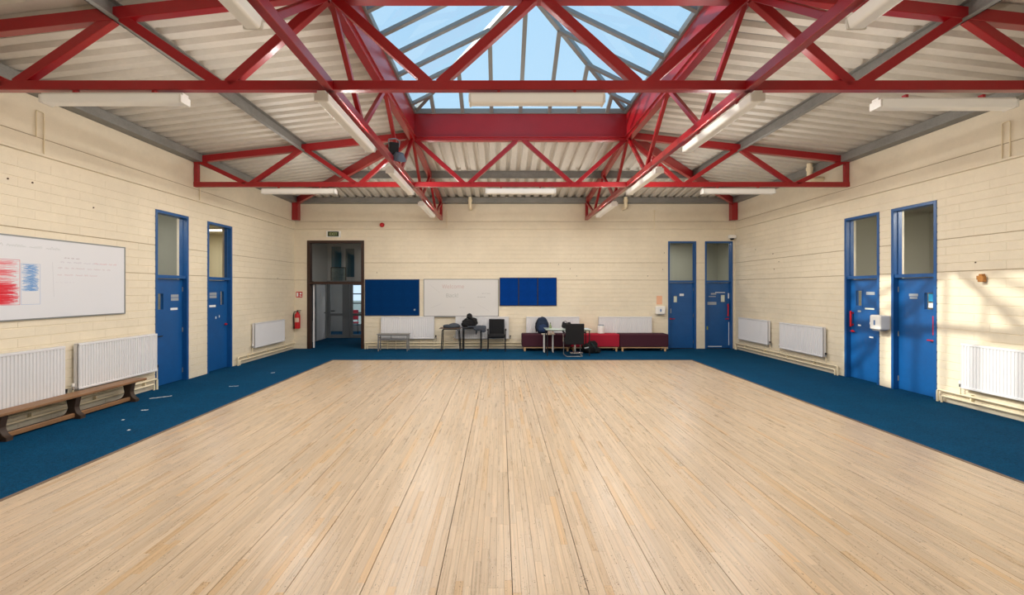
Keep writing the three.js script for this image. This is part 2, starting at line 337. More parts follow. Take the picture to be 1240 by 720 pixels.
{
  const mx0 = (XL + X1) / 2, mx1 = (XR + X2) / 2, mz0 = (ZB + Z2) / 2, mz1 = (ZF + Z1) / 2, yc = DECK0 + SLOPE * 2.22 - 0.095;
  purlin('grey steel purlin halfway up the roof slope over the whiteboard wall', [mx0, yc, mz1], [mx0, yc, mz0], 0.18, 0.07);
  purlin('grey steel purlin halfway up the roof slope over the sunlit wall', [mx1, yc, mz0], [mx1, yc, mz1], 0.18, 0.07);
  purlin('grey steel purlin halfway up the roof slope over the noticeboard wall', [mx0, yc, mz0], [mx1, yc, mz0], 0.18, 0.07);
  const ye = (WALL_TOP + DECK0) / 2 + 0.005, he = DECK0 - WALL_TOP - 0.005, i = 0.09;
  const eave = (label, p, q) => { const o = thing('eaves_beam', label, 'beam', [0, 0, 0], 0, 'grey eaves beams'); const a = V(...p), b = V(...q); mesh('channel', p[0] === q[0] ? rbox(0.2, he, Math.abs(p[2] - q[2]), 0.006) : rbox(Math.abs(p[0] - q[0]), he, 0.2, 0.006), M.galv, o, a.add(b).multiplyScalar(0.5).toArray()); };
  eave('dark grey steel eaves beam on top of the whiteboard wall', [XL + i, ye, ZF], [XL + i, ye, ZB]);
  eave('dark grey steel eaves beam on top of the sunlit wall', [XR - i, ye, ZF], [XR - i, ye, ZB]);
  eave('dark grey steel eaves beam on top of the noticeboard wall', [XL, ye, ZB + i], [XR, ye, ZB + i]);
}
// ---------------------------------------------------------------- red steelwork
const BOT = 3.93, TOPW = 4.43, TOPC = 4.93, MID = 4.85;
function truss(label, P, walls, n, wide, deep, nearWall) { // P(s, y): point at s along the truss; walls [w0, c0, c1, w1] along s
  const o = thing('roof_truss', label, 'truss', [0, 0, 0], 0, 'red steel roof trusses');
  const [a, b, c, d] = walls, m = (p, q) => (p + q) / 2;
  bar('bottom_chord', P(a, BOT), P(d, BOT), 0.1, 0.085, n, M.red, o);
  bar('top_chord', P(a, TOPW), P(b, TOPC), 0.13, 0.1, n, M.red, o);
  bar('top_chord', P(b, MID), P(c, MID), 0.075, 0.12, n, M.red, o);
  bar('top_chord', P(c, TOPC), P(d, TOPW), 0.13, 0.1, n, M.red, o);
  const s1 = Math.sign(d - a) * 0.05;
  bar('end_post', P(a + s1, BOT), P(a + s1, TOPW), 0.08, 0.08, n, M.red, o); bar('end_post', P(d - s1, BOT), P(d - s1, TOPW), 0.08, 0.08, n, M.red, o);
  const top = [[a, TOPW], [m(a, b), m(TOPW, TOPC) - 0.04], [b, MID], [m(b, c), MID], [c, MID], [m(c, d), m(TOPW, TOPC) - 0.04], [d, TOPW]];
  for (let k = 0; k < 6; k++) {
    const [s0, y0] = top[k], [s2, y2] = top[k + 1], sb = m(s0, s2), q = 0.05 * Math.sign(d - a);
    bar('diagonal', P(s0 + q, y0), P(sb - q, BOT + 0.02), wide, deep, n, M.red, o);
    bar('diagonal', P(sb + q, BOT + 0.02), P(s2 - q, y2), wide, deep, n, M.red, o);
  }
  return o;
}
truss('red steel roof truss crossing the hall before the rooflight', (s, y) => [s, y, Z1], [XL, X1, X2, XR], [0, 0, 1], 0.1, 0.085);
truss('red steel roof truss crossing the hall beyond the rooflight', (s, y) => [s, y, Z2], [XL, X1, X2, XR], [0, 0, 1], 0.085, 0.085);
truss('red steel roof truss running lengthwise on the whiteboard side of the rooflight', (s, y) => [X1, y, s], [ZB, Z2, Z1, ZF], [1, 0, 0], 0.065, 0.06);
truss('red steel roof truss running lengthwise on the sunlit side of the rooflight', (s, y) => [X2, y, s], [ZB, Z2, Z1, ZF], [1, 0, 0], 0.065, 0.06);
for (const [cx, cz, qx, qz, where] of [[XL, ZB, X1, Z2, 'between whiteboard wall and noticeboard wall'], [XR, ZB, X2, Z2, 'between sunlit wall and noticeboard wall'], [XL, ZF, X1, Z1, 'on the whiteboard side of the entrance wall'], [XR, ZF, X2, Z1, 'on the sunlit side of the entrance wall']]) {
  const o = thing('hip_beam', 'dark red steel hip beam rising from the corner ' + where, 'beam', [0, 0, 0], 0, 'red hip beams');
  const n = V(qz - cz, 0, -(qx - cx)).normalize().toArray(), sx = Math.sign(qx - cx), sz = Math.sign(qz - cz);
  bar('rafter', [cx, 4.42, cz], [qx, 4.93, qz], 0.2, 0.09, n, M.red, o);
  mesh('corner_post', rbox(0.18, 0.55, 0.18, 0.006), M.red, o, [cx + sx * 0.1, 4.145, cz + sz * 0.1]);
}
// ---------------------------------------------------------------- rooflight
const CY0 = 4.87, CY1 = 5.37, AP = V((X1 + X2) / 2, 6.46, (Z1 + Z2) / 2);
{
  const o = thing('skylight_curb', 'deep red steel upstand framing the glass rooflight', 'upstand'), t = 0.05, h = CY1 - CY0, xc = (X1 + X2) / 2, zc = (Z1 + Z2) / 2;
  for (const x of [X1 + 0.02, X2 - 0.02]) { const f = mesh('fascia', rbox(t, h, Z1 - Z2 + 0.1, 0.006), M.red, o, [x, (CY0 + CY1) / 2, zc]); mesh('flange', rbox(0.14, 0.022, Z1 - Z2 + 0.1, 0.004), M.red, f, [0, -h / 2 + 0.012, 0]); }
  for (const z of [Z1 - 0.02, Z2 + 0.02]) { const f = mesh('fascia', rbox(X2 - X1, h, t, 0.006), M.red, o, [xc, (CY0 + CY1) / 2, z]); mesh('flange', rbox(X2 - X1, 0.022, 0.14, 0.004), M.red, f, [0, -h / 2 + 0.012, 0]); }
}
{
  const o = struct('window_1', 'pyramid glass rooflight with grey glazing bars over the hall', 'rooflight');
  const y0 = CY1 + 0.035, ix0 = X1 + 0.03, ix1 = X2 - 0.03, iz0 = Z2 + 0.03, iz1 = Z1 - 0.03;
  for (const [x0, z0, x1, z1] of [[ix0, iz0, ix1, iz0], [ix1, iz0, ix1, iz1], [ix1, iz1, ix0, iz1], [ix0, iz1, ix0, iz0]]) {
    const A = V(x0, y0, z0), B = V(x1, y0, z1), mid = A.clone().add(B).multiplyScalar(0.5), half = A.distanceTo(B) / 2, dir = B.clone().sub(A).normalize(), up = AP.clone().sub(mid), n = dir.clone().cross(up).normalize();
    const inward = n.y > 0 ? -1 : 1;
    bar('sill', A.toArray(), B.toArray(), 0.11, 0.1, [0, 1, 0], M.alu, o);
    const P = (u, t) => mid.clone().addScaledVector(dir, u).addScaledVector(up, t), top = (u) => Math.max(0, 1 - Math.abs(u) / half);
    const us = [-half]; for (let k = -3; k <= 3; k++) us.push(k * 0.585); us.push(half);
    for (let k = 1; k < us.length - 1; k++) bar('glazing_bar', P(us[k], 0).addScaledVector(n, inward * 0.035).toArray(), P(us[k], top(us[k]) * 0.985).addScaledVector(n, inward * 0.035).toArray(), 0.075, 0.06, n.toArray(), M.alu, o);
    for (let k = 0; k < us.length - 1; k++) {
      const q = [P(us[k], 0), P(us[k + 1], 0), P(us[k + 1], top(us[k + 1])), P(us[k], top(us[k]))], pos = [], uv = [];
      for (const f of (n.y > 0 ? [[0, 1, 2], [0, 2, 3]] : [[0, 2, 1], [0, 3, 2]])) { if (q[f[0]].distanceTo(q[f[1]]) < 1e-4 || q[f[1]].distanceTo(q[f[2]]) < 1e-4 || q[f[2]].distanceTo(q[f[0]]) < 1e-4) continue; for (const i of f) { pos.push(...q[i].toArray()); uv.push(q[i].x, q[i].z); } }
      const g = new THREE.BufferGeometry(); g.setAttribute('position', new THREE.Float32BufferAttribute(pos, 3)); g.setAttribute('uv', new THREE.Float32BufferAttribute(uv, 2)); g.computeVertexNormals();
      mesh('pane', g, M.roofGlass, o);
    }
    const hn = AP.clone().sub(A).cross(V(0, 1, 0)).cross(AP.clone().sub(A)).normalize();
    bar('hip_bar', A.toArray(), AP.toArray(), 0.08, 0.09, hn.toArray(), M.alu, o);
  }
}
// ---------------------------------------------------------------- fluorescent battens
function batten(label, x, y, z, L, turn, lit = 1) {
  const o = thing('fluorescent_light', label, 'light', [x, y, z], turn, 'fluorescent battens under the trusses');
  mesh('spine', rbox(L, 0.03, 0.09, 0.006), M.batten, o, [0, 0.045, 0]);
  const sh = new THREE.Shape(); sh.moveTo(-0.075, 0.03); sh.lineTo(-0.062, -0.03); sh.quadraticCurveTo(-0.055, -0.05, -0.035, -0.05); sh.lineTo(0.035, -0.05); sh.quadraticCurveTo(0.055, -0.05, 0.062, -0.03); sh.lineTo(0.075, 0.03); sh.closePath();
  mesh('diffuser', metreUV(new THREE.ExtrudeGeometry(sh, { depth: L - 0.05, bevelEnabled: false, curveSegments: 4 }).translate(0, 0, -(L - 0.05) / 2).rotateY(Math.PI / 2)), M.diffuser, o);
  for (const s of [-1, 1]) { mesh('end_cap', rbox(0.026, 0.085, 0.15, 0.01), M.batten, o, [s * (L / 2 - 0.012), -0.008, 0]); mesh('hanger', box(0.03, 0.06, 0.05), M.red, o, [s * L * 0.28, 0.07, 0]); }
  if (lit) { const l = new THREE.RectAreaLight(LAMP_COLOR, LAMP_LIGHT, L - 0.1, 0.1); l.rotation.x = -Math.PI / 2; l.position.set(0, -0.056, 0); o.add(l);
    for (const s of [-1, 1]) { const e = new THREE.RectAreaLight(LAMP_COLOR, LAMP_SIDE, L - 0.9, 0.06); e.rotation.y = s > 0 ? Math.PI : 0; e.position.set(0, -0.005, s * 0.08); o.add(e); } }
}
const LY = 3.79;
batten('fluorescent batten under the nearer cross truss, end towards the whiteboard wall', -4.05, LY, Z1, 1.48, 0);
batten('fluorescent batten under the nearer cross truss, below the rooflight', 0.38, LY, Z1, 1.42, 0);
batten('fluorescent batten under the nearer cross truss, end towards the sunlit wall', 4.66, LY - 0.05, Z1, 1.44, 0);
batten('fluorescent batten under the farther cross truss, end towards the whiteboard wall', -4.1, LY, Z2, 1.5, 0);
batten('fluorescent batten under the farther cross truss, below the pink upstand', 0.41, LY, Z2, 1.43, 0);
batten('fluorescent batten under the farther cross truss, end towards the sunlit wall', 4.84, LY, Z2, 1.47, 0);
[[2.5, 'outermost, nearest the entrance wall'], [5.52, 'second from the entrance wall'], [8.4, 'third from the entrance wall'], [11.35, 'last before the noticeboard wall']].forEach(([z, w]) => {
  batten('fluorescent batten on the lengthwise truss of the whiteboard side, ' + w, X1 - 0.06, LY, -z, 1.76, Math.PI / 2);
  batten('fluorescent batten on the lengthwise truss of the sunlit side, ' + w, X2 + 0.06, LY, -z, 1.76, Math.PI / 2);
});
{ // floodlight clamped to the lengthwise truss
  const o = thing('floodlight', 'small black and grey floodlight clamped to the lengthwise red truss', 'floodlight', [X1 + 0.05, 4.02, -7.45], 0.5);
  mesh('housing', rbox(0.15, 0.2, 0.12, 0.015), M.black, o, [-0.03, 0.1, 0], [0.2, 0, 0]);
  mesh('visor', metreUV(new THREE.CylinderGeometry(0.07, 0.13, 0.12, 6)), std('#66727f', 0.4, { metalness: 0.3 }), o, [0.05, -0.03, 0.05], [0.5, 0.3, 0]);
  mesh('bracket', tube([[-0.1, 0.12, 0], [-0.11, 0.24, 0], [0, 0.27, 0], [0.07, 0.24, 0], [0.06, 0.14, 0]], 0.012), M.steelGrey, o);
  mesh('clamp', box(0.05, 0.14, 0.06), M.steelGrey, o, [-0.05, -0.03, -0.02]);
}

// ---------------------------------------------------------------- doors
const leverGeo = pipe([[0, 0, 0], [0, 0, 0.05], [0.11, 0, 0.05]], 0.011, 0.02);
function blueDoor(name, label, pos, turn, o_) {
  const { W = 0.85, H = DOOR_H, hinge = 1, panel, signs = [], lever, bar: pullBar, frameMat = M.blue } = o_;
  const o = struct(name, label, 'door', pos, turn), f = 0.05, D = 0.16;
  for (const s of [-1, 1]) mesh('jamb', rbox(f, H, D, 0.004), frameMat, o, [s * (W / 2 - f / 2), H / 2, -D / 2 + 0.012]);
  mesh('head', rbox(W - 2 * f, f, D, 0.004), frameMat, o, [0, H - f / 2, -D / 2 + 0.012]);
  mesh('transom_bar', rbox(W - 2 * f, 0.06, D * 0.9, 0.004), frameMat, o, [0, 2.035, -D / 2]);
  mesh('transom_pane', new THREE.PlaneGeometry(W - 2 * f, H - f - 2.065).translate(0, (H - f + 2.065) / 2, -0.085), M.glass, o);
  for (const s of [-1, 1]) mesh('glazing_bead', rbox(0.014, H - f - 2.065, 0.02, 0.003), frameMat, o, [s * (W / 2 - f - 0.007), (H - f + 2.065) / 2, -0.075]);
  // leaf with an opening for the vision panel
  const lw = W - 2 * f - 0.006, lh = 1.995, zf = -0.085, t = 0.045, [px, py, pw, ph] = panel;
  const g = merge([span(-lw / 2, px - pw / 2, 0.01, lh, zf - t, zf), span(px + pw / 2, lw / 2, 0.01, lh, zf - t, zf), span(px - pw / 2, px + pw / 2, 0.01, py - ph / 2, zf - t, zf), span(px - pw / 2, px + pw / 2, py + ph / 2, lh, zf - t, zf)]);
  const leaf = mesh('leaf', g, M.blue, o);
  mesh('vision_panel', new THREE.PlaneGeometry(pw, ph).translate(px, py, zf - t / 2), M.glass, leaf);
  const b = 0.022; mesh('panel_bead', merge([box(pw + 2 * b, b, 0.016, px, py + ph / 2 + b / 2, zf), box(pw + 2 * b, b, 0.016, px, py - ph / 2 - b / 2, zf), box(b, ph, 0.016, px - pw / 2 - b / 2, py, zf), box(b, ph, 0.016, px + pw / 2 + b / 2, py, zf)]), M.blue, leaf);
  for (const [x, y, w, h, m, z] of signs) mesh('door_sign', box(w, h, 0.004, x, y, z ?? zf + 0.003), m, leaf);
  if (lever) { const [x, y, m, dir] = lever; const p = mesh('lever_handle', leverGeo, m, leaf, [x, y, zf]); p.scale.x = dir; mesh('rose', cyl(0.026, 0.026, 0.012).rotateX(Math.PI / 2).translate(x, y, zf + 0.006), m, leaf); }
  if (pullBar) { const [x, y0, y1] = pullBar; mesh('pull_handle', merge([strip(rbox(0.035, y1 - y0, 0.03, 0.01, x, (y0 + y1) / 2, zf + 0.05)), box(0.02, 0.03, 0.05, x, y0 + 0.04, zf + 0.025), box(0.02, 0.03, 0.05, x, y1 - 0.04, zf + 0.025)]), M.redPlastic, leaf); }
  for (const y of [0.2, 1.0, 1.8]) mesh('hinge', cyl(0.009, 0.009, 0.09, hinge * (lw / 2 + 0.002), y, zf + 0.006, 8), M.steelGrey, leaf);
  return o;
}
const signGrey = std('#9ba3ab', 0.5), signWhite = std('#e8ebec', 0.5), signPaper = std('#d9dfcf', 0.6), signBlue = std('#2aa3d6', 0.5), signDark = std('#2b2f33', 0.5);
const leftAt = (Z) => [XL, 0, -Z], rightAt = (Z) => [XR, 0, -Z];
blueDoor('door_1', 'blue door with dark glazed top light, next to the long radiator', leftAt((8.136 + 8.997) / 2), Math.PI / 2, { W: 0.861, panel: [-0.2, 1.57, 0.13, 0.3], signs: [[0.17, 1.67, 0.2, 0.055, signGrey], [0.17, 1.605, 0.2, 0.055, signGrey], [0.15, 1.42, 0.19, 0.042, signWhite], [-0.32, 1.17, 0.03, 0.06, signGrey]], lever: [-0.32, 0.93, M.dark, 1], hinge: 1 });
blueDoor('door_2', 'blue door whose top light shows a lit ceiling lamp', leftAt((9.58 + 10.46) / 2), Math.PI / 2, { W: 0.88, panel: [0.2, 1.6, 0.11, 0.3], signs: [[-0.12, 1.7, 0.24, 0.055, signGrey], [-0.12, 1.635, 0.24, 0.055, signGrey], [-0.14, 1.43, 0.22, 0.045, signWhite], [-0.02, 1.17, 0.03, 0.05, signWhite], [0.1, 1.19, 0.02, 0.05, signWhite]], lever: [0.33, 1.0, M.redPlastic, -1], hinge: -1 });
blueDoor('door_3', 'blue door with red handle, in the sunlit wall beside the radiator pipes', rightAt(8.855), -Math.PI / 2, { panel: [-0.16, 1.62, 0.14, 0.3], signs: [[0.12, 1.72, 0.2, 0.06, signGrey], [0.1, 1.42, 0.22, 0.03, signPaper], [-0.15, 1.36, 0.08, 0.035, signGrey], [0.16, 1.14, 0.12, 0.045, signWhite], [-0.15, 1.08, 0.07, 0.03, signWhite], [0.14, 0.87, 0.09, 0.03, signWhite]], bar: [-0.31, 1.04, 1.36], lever: [-0.32, 0.95, M.redPlastic, 1], hinge: 1 });
blueDoor('door_4', 'blue door with blue notice in its small window, in the sunlit wall', rightAt(7.745), -Math.PI / 2, { panel: [0.2, 1.6, 0.15, 0.28], signs: [[-0.08, 1.7, 0.17, 0.045, signGrey], [-0.08, 1.65, 0.14, 0.03, signGrey], [0.21, 1.66, 0.1, 0.13, signBlue, -0.115], [0.21, 1.53, 0.1, 0.08, signWhite, -0.115]], bar: [0.34, 1.04, 1.36], lever: [0.33, 0.95, M.redPlastic, -1], hinge: -1 });
blueDoor('door_5', 'blue door with grey-green top light, next to the long maroon bench seat', [5.5, 0, ZB], 0, { panel: [-0.17, 1.5, 0.11, 0.2], signs: [[0.02, 1.63, 0.13, 0.07, signWhite], [-0.17, 1.49, 0.1, 0.17, signPaper, -0.1], [-0.31, 1.14, 0.03, 0.14, signGrey]], lever: [-0.32, 0.9, M.redPlastic, 1], hinge: 1 });
blueDoor('door_6', 'blue scuffed door under the camera in the far corner', [6.61, 0, ZB], 0, { W: 0.84, panel: [0.17, 1.52, 0.14, 0.22], signs: [[0.17, 1.52, 0.11, 0.2, signPaper, -0.1], [-0.12, 1.66, 0.16, 0.05, signGrey], [-0.16, 1.58, 0.22, 0.025, signGrey], [-0.17, 1.37, 0.27, 0.09, signGrey], [0.08, 1.7, 0.3, 0.02, signWhite], [0.335, 1.6, 0.035, 0.16, signWhite], [0.345, 0.45, 0.02, 0.7, signWhite], [-0.08, 0.06, 0.42, 0.022, signWhite], [-0.31, 0.62, 0.035, 0.1, std('#c9c83a', 0.5)]], bar: [0.3, 0.98, 1.36], lever: [0.32, 0.9, M.redPlastic, -1], hinge: -1 });

// small rooms behind the doors, each with its own ceiling lamp
function sideRoom(name, label, x0, x1, z0, z1, h, lampAt, mat = M.roomCream, power = ROOM_LIGHT, openSide) {
  const o = struct(name, label, 'room'), t = 0.1;
  mesh('room_floor', span(x0, x1, -0.02, -0.001, z0, z1), std('#4c4a46', 0.8), o);
  mesh('room_ceiling', span(x0 - t, x1 + t, h, h + t, z0 - t, z1 + t), mat, o);
  const w = { left: [x0 - t, x0, 0, h, z0 - t, z1 + t], right: [x1, x1 + t, 0, h, z0 - t, z1 + t], back: [x0, x1, 0, h, z0 - t, z0], front: [x0, x1, 0, h, z1, z1 + t] };
  for (const k of Object.keys(w)) if (k !== openSide) mesh('room_wall', span(...w[k]), mat, o);
  const l = thing('ceiling_light', 'bright ceiling lamp in the ' + label, 'light', [lampAt[0], h - 0.03, lampAt[1]]);
  mesh('lamp_tray', rbox(0.9, 0.04, 0.3, 0.01), M.batten, l, [0, 0.005, 0]); mesh('lamp_diffuser', rbox(0.84, 0.03, 0.24, 0.01), M.lampGlow, l, [0, -0.025, 0]);
  const a = new THREE.RectAreaLight(LAMP_COLOR, power, 0.84, 0.24); a.rotation.x = -Math.PI / 2; a.position.y = -0.043; l.add(a);
}
sideRoom('wall_side_room', 'dim room behind the blue door next to the long radiator', XL - 3.2, XL - 0.24, -9.25, -7.2, 3.6, [XL - 0.8, -7.6], std('#8f9288', 0.8), 60, 'right');
sideRoom('wall_side_room', 'cream lit room behind the blue door with bright top light', XL - 3.4, XL - 0.24, -13.4, -9.45, 3.45, [XL - 1.6, -12.2], std('#e2d8b4', 0.8), 40, 'right');
sideRoom('wall_side_room', 'grey room behind the blue doors of the sunlit wall', XR + 0.24, XR + 3.0, -10.6, -6.4, 3.6, [XR + 1.6, -6.75], std('#a3a294', 0.8), 170, 'left');
sideRoom('wall_side_room', 'grey-green room behind the blue doors of the noticeboard wall', 4.5, 8.2, -17, ZB - 0.24, 3.6, [6.1, -15.6], std('#a3a494', 0.8), 60, 'front');

// brown doorway into the lobby
{
  const W = 1.725, xc = (-5.85 - 4.125) / 2, H = 3.275, f = 0.09, D = 0.17, o = struct('door_7', 'dark brown timber doorway with large top light opening to the lobby', 'doorway', [xc, 0, ZB]);
  for (const s of [-1, 1]) mesh('jamb', rbox(f, H, D, 0.005), M.brown, o, [s * (W / 2 - f / 2), H / 2, -D / 2 + 0.02]);
  mesh('head', rbox(W - 2 * f, f * 0.9, D, 0.005), M.brown, o, [0, H - f * 0.45, -D / 2 + 0.02]);
  mesh('transom_bar', rbox(W - 2 * f, 0.075, D, 0.005), M.brown, o, [0, 1.99, -D / 2 + 0.02]);
  mesh('transom_pane', new THREE.PlaneGeometry(W - 2 * f, H - f * 0.9 - 2.03).translate(0, (H - f * 0.9 + 2.03) / 2, -0.07), M.glass, o);
  const d = mesh('open_leaf', rbox(0.045, 1.93, 0.8, 0.004, 0, 0, -0.4), M.white, o, [-W / 2 + f + 0.045, 0.975, -0.16], [0, 0.39, 0]);
  mesh('lever_handle', tube([[0.02, 0, -0.72], [0.07, 0, -0.72], [0.07, 0, -0.6]], 0.012), M.steelGrey, d);
}
// lobby
const LB = -16.7, LX0 = -6.42, LX1 = -3.2, LH = 3.5;
{
  const o = struct('wall_lobby', 'pale grey lobby seen through the brown doorway', 'room'), t = 0.1;
  mesh('lobby_wall', merge([span(LX0 - t, LX0, 0, LH, LB - 0.1, ZB - 0.23), span(-7.8, LX0 - t, 0, LH, LB - 0.1, LB), span(-7.9, -7.8, 0, LH, -19.4, LB)]), M.plaster, o);
  mesh('lobby_wall', span(LX1, LX1 + t, 0, LH, -19.4, ZB - 0.23), M.plaster, o);
  mesh('lobby_ceiling', merge([span(LX0 - t, LX1 + t, LH, LH + t, LB, ZB - 0.23), span(-7.9, LX1 + t, LH, LH + t, -19.4, LB)]), M.plaster, o);
  mesh('screen_wall', merge([span(-4.75, LX1, 0, LH, LB - 0.1, LB), span(LX0, -4.75, 2.12, LH, LB - 0.1, LB)]), M.plaster, o);
  mesh('far_wall', merge([span(-7.8, -6.45, 0, LH, -19.4, -19.3), span(-5.15, LX1, 0, LH, -19.4, -19.3), span(-6.45, -5.15, 2.3, LH, -19.4, -19.3), span(-6.45, -5.15, 0, 0.25, -19.4, -19.3)]), M.plaster, o);
  const l = thing('ceiling_light', 'white ceiling lamp panel in the lobby', 'light', [-4.4, LH - 0.03, -15.6]);
  mesh('lamp_tray', rbox(0.6, 0.04, 0.6, 0.01), M.batten, l); mesh('lamp_diffuser', rbox(0.54, 0.03, 0.54, 0.01), M.lampGlow, l, [0, -0.02, 0]);
  const a = new THREE.RectAreaLight(LAMP_COLOR, 3, 0.54, 0.54); a.rotation.x = -Math.PI / 2; a.position.y = -0.04; l.add(a);
  const l2 = thing('ceiling_light', 'white ceiling lamp panel in the porch beyond the lobby', 'light', [-4.9, LH - 0.03, -18]);
  mesh('lamp_tray', rbox(0.6, 0.04, 0.6, 0.01), M.batten, l2); mesh('lamp_diffuser', rbox(0.54, 0.03, 0.54, 0.01), M.lampGlow, l2, [0, -0.02, 0]);
  const a2 = new THREE.RectAreaLight(LAMP_COLOR, 30, 0.54, 0.54); a2.rotation.x = -Math.PI / 2; a2.position.y = -0.04; l2.add(a2);
  // glazed inner screen
  const g = std('#7f8488', 0.5), s = struct('window_2', 'grey framed glazed doors at the end of the lobby', 'glazed doors', [0, 0, LB + 0.01]);
  const post = (x, w) => mesh('frame_post', box(w, 2.12, 0.06, x, 1.06, 0), g, s), rail = (x0, x1, y, h) => mesh('frame_rail', box(x1 - x0, h, 0.055, (x0 + x1) / 2, y, 0), g, s);
  post(-6.36, 0.12); post(-5.72, 0.26); post(-5.52, 0.1); post(-4.8, 0.12);
  rail(-6.3, -5.85, 2.08, 0.08); rail(-5.47, -4.86, 2.08, 0.08); rail(-6.3, -5.85, 0.86, 0.09); rail(-5.47, -4.86, 0.86, 0.09); rail(-6.3, -5.85, 0.06, 0.12); rail(-5.47, -4.86, 0.06, 0.12);
  for (const [x0, x1] of [[-6.3, -5.85], [-5.47, -4.86]]) for (const [y0, y1] of [[0.12, 0.815], [0.905, 2.04]]) mesh('pane', new THREE.PlaneGeometry(x1 - x0, y1 - y0).translate((x0 + x1) / 2, (y0 + y1) / 2, -0.01), M.glass, s);
  mesh('lever_handle', box(0.14, 0.03, 0.05, -6.2, 1.0, 0.05), M.dark, s);
  // outer window with bars
  const w = struct('window_3', 'bright barred window in the porch beyond the lobby', 'window', [-5.8, 0.25, -19.33]);
  for (const x of [-0.62, 0, 0.62]) mesh('frame_post', box(0.06, 2.05, 0.06, x, 1.025, 0), signDark, w);
  for (const y of [0.03, 0.55, 0.95, 1.35, 1.75, 2.02]) mesh('frame_rail', box(1.24, 0.045, 0.05, 0, y, 0), signDark, w);
  for (const x of [-0.31, 0.31]) for (const [y0, y1] of [[0.05, 0.53], [0.57, 0.93], [0.97, 1.33], [1.37, 1.73], [1.77, 2.0]]) mesh('pane', new THREE.PlaneGeometry(0.56, y1 - y0).translate(x, (y0 + y1) / 2, 0), M.glass, w);
  // pictures and noticeboard in the lobby
  const teal = std('#2d6274', 0.6);
  lone('wall_poster', box(0.36, 0.8, 0.02), teal, 'tall teal poster high on the lobby wall', 'poster', [-6.08, 2.98, LB + 0.015]);
  lone('wall_poster', box(0.32, 1.05, 0.02), std('#27505c', 0.6), 'longer teal poster on the lobby wall beside the framed picture', 'poster', [-5.58, 2.78, LB + 0.015]);
  const p = thing('framed_picture', 'framed picture of pale foliage in the lobby', 'picture', [-6.0, 2.33, LB + 0.02]);
  mesh('frame', merge([box(0.56, 0.03, 0.03, 0, 0.27, 0), box(0.56, 0.03, 0.03, 0, -0.27, 0), box(0.03, 0.54, 0.03, -0.27, 0, 0), box(0.03, 0.54, 0.03, 0.27, 0, 0)]), M.dark, p);
  mesh('picture_sheet', box(0.52, 0.52, 0.01), std('#7f9a9b', 0.6, { map: dataTex(512, (i) => gray(215 + blot[i] * 40), true, 2) }), p);
  lone('notice_board', box(0.02, 1.35, 0.42), signDark, 'dark narrow noticeboard on the lobby side wall', 'noticeboard', [LX0 + 0.012, 1.4, -15.2]);
  const d8 = struct('door_8', 'grey-white side door in the lobby wall', 'door', [LX0, 0, -16.02], Math.PI / 2);
  mesh('leaf', rbox(0.78, 1.96, 0.03, 0.004), M.white, d8, [0, 0.985, 0.016]); mesh('architrave', frameGeo(0.92, 2.05, 0.07, 0.03).translate(0, 1.02, 0), M.steelGrey, d8);
  mesh('lever_handle', pipe([[0.3, 0.95, 0.03], [0.3, 0.95, 0.08], [0.18, 0.95, 0.08]], 0.012, 0.02), M.dark, d8);
  lone('notice_sheet', box(0.01, 0.36, 0.22), signWhite, 'white sheet of paper on the lobby side wall', 'paper', [LX0 + 0.037, 1.52, -16.1]);
}
{ // red chair and dark bag in the porch
  const c = thing('visitor_chair', 'pinkish red chair in the porch seen through the glazed doors', 'chair', [-6.0, 0, -18.3], 0.3), m = std('#d0455c', 0.7);
  mesh('seat', rbox(0.45, 0.06, 0.43, 0.02), m, c, [0, 0.44, 0]); mesh('backrest', rbox(0.43, 0.4, 0.04, 0.02), m, c, [0, 0.75, -0.2], [-0.1, 0, 0]);
  for (const x of [-0.19, 0.19]) for (const z of [-0.18, 0.18]) mesh('leg', cyl(0.013, 0.013, 0.42, x, 0.21, z, 8), M.dark, c);
  for (const x of [-0.19, 0.19]) mesh('back_post', cyl(0.013, 0.013, 0.5, x, 0.67, -0.2, 8), M.dark, c);
}
// ground outside
lone('ground', span(-60, 60, -0.3, -0.21, -80, 30), std('#7d8378', 0.95), 'grey paved ground outside the hall', 'ground', [0, 0, 0], 0, undefined, 'structure');

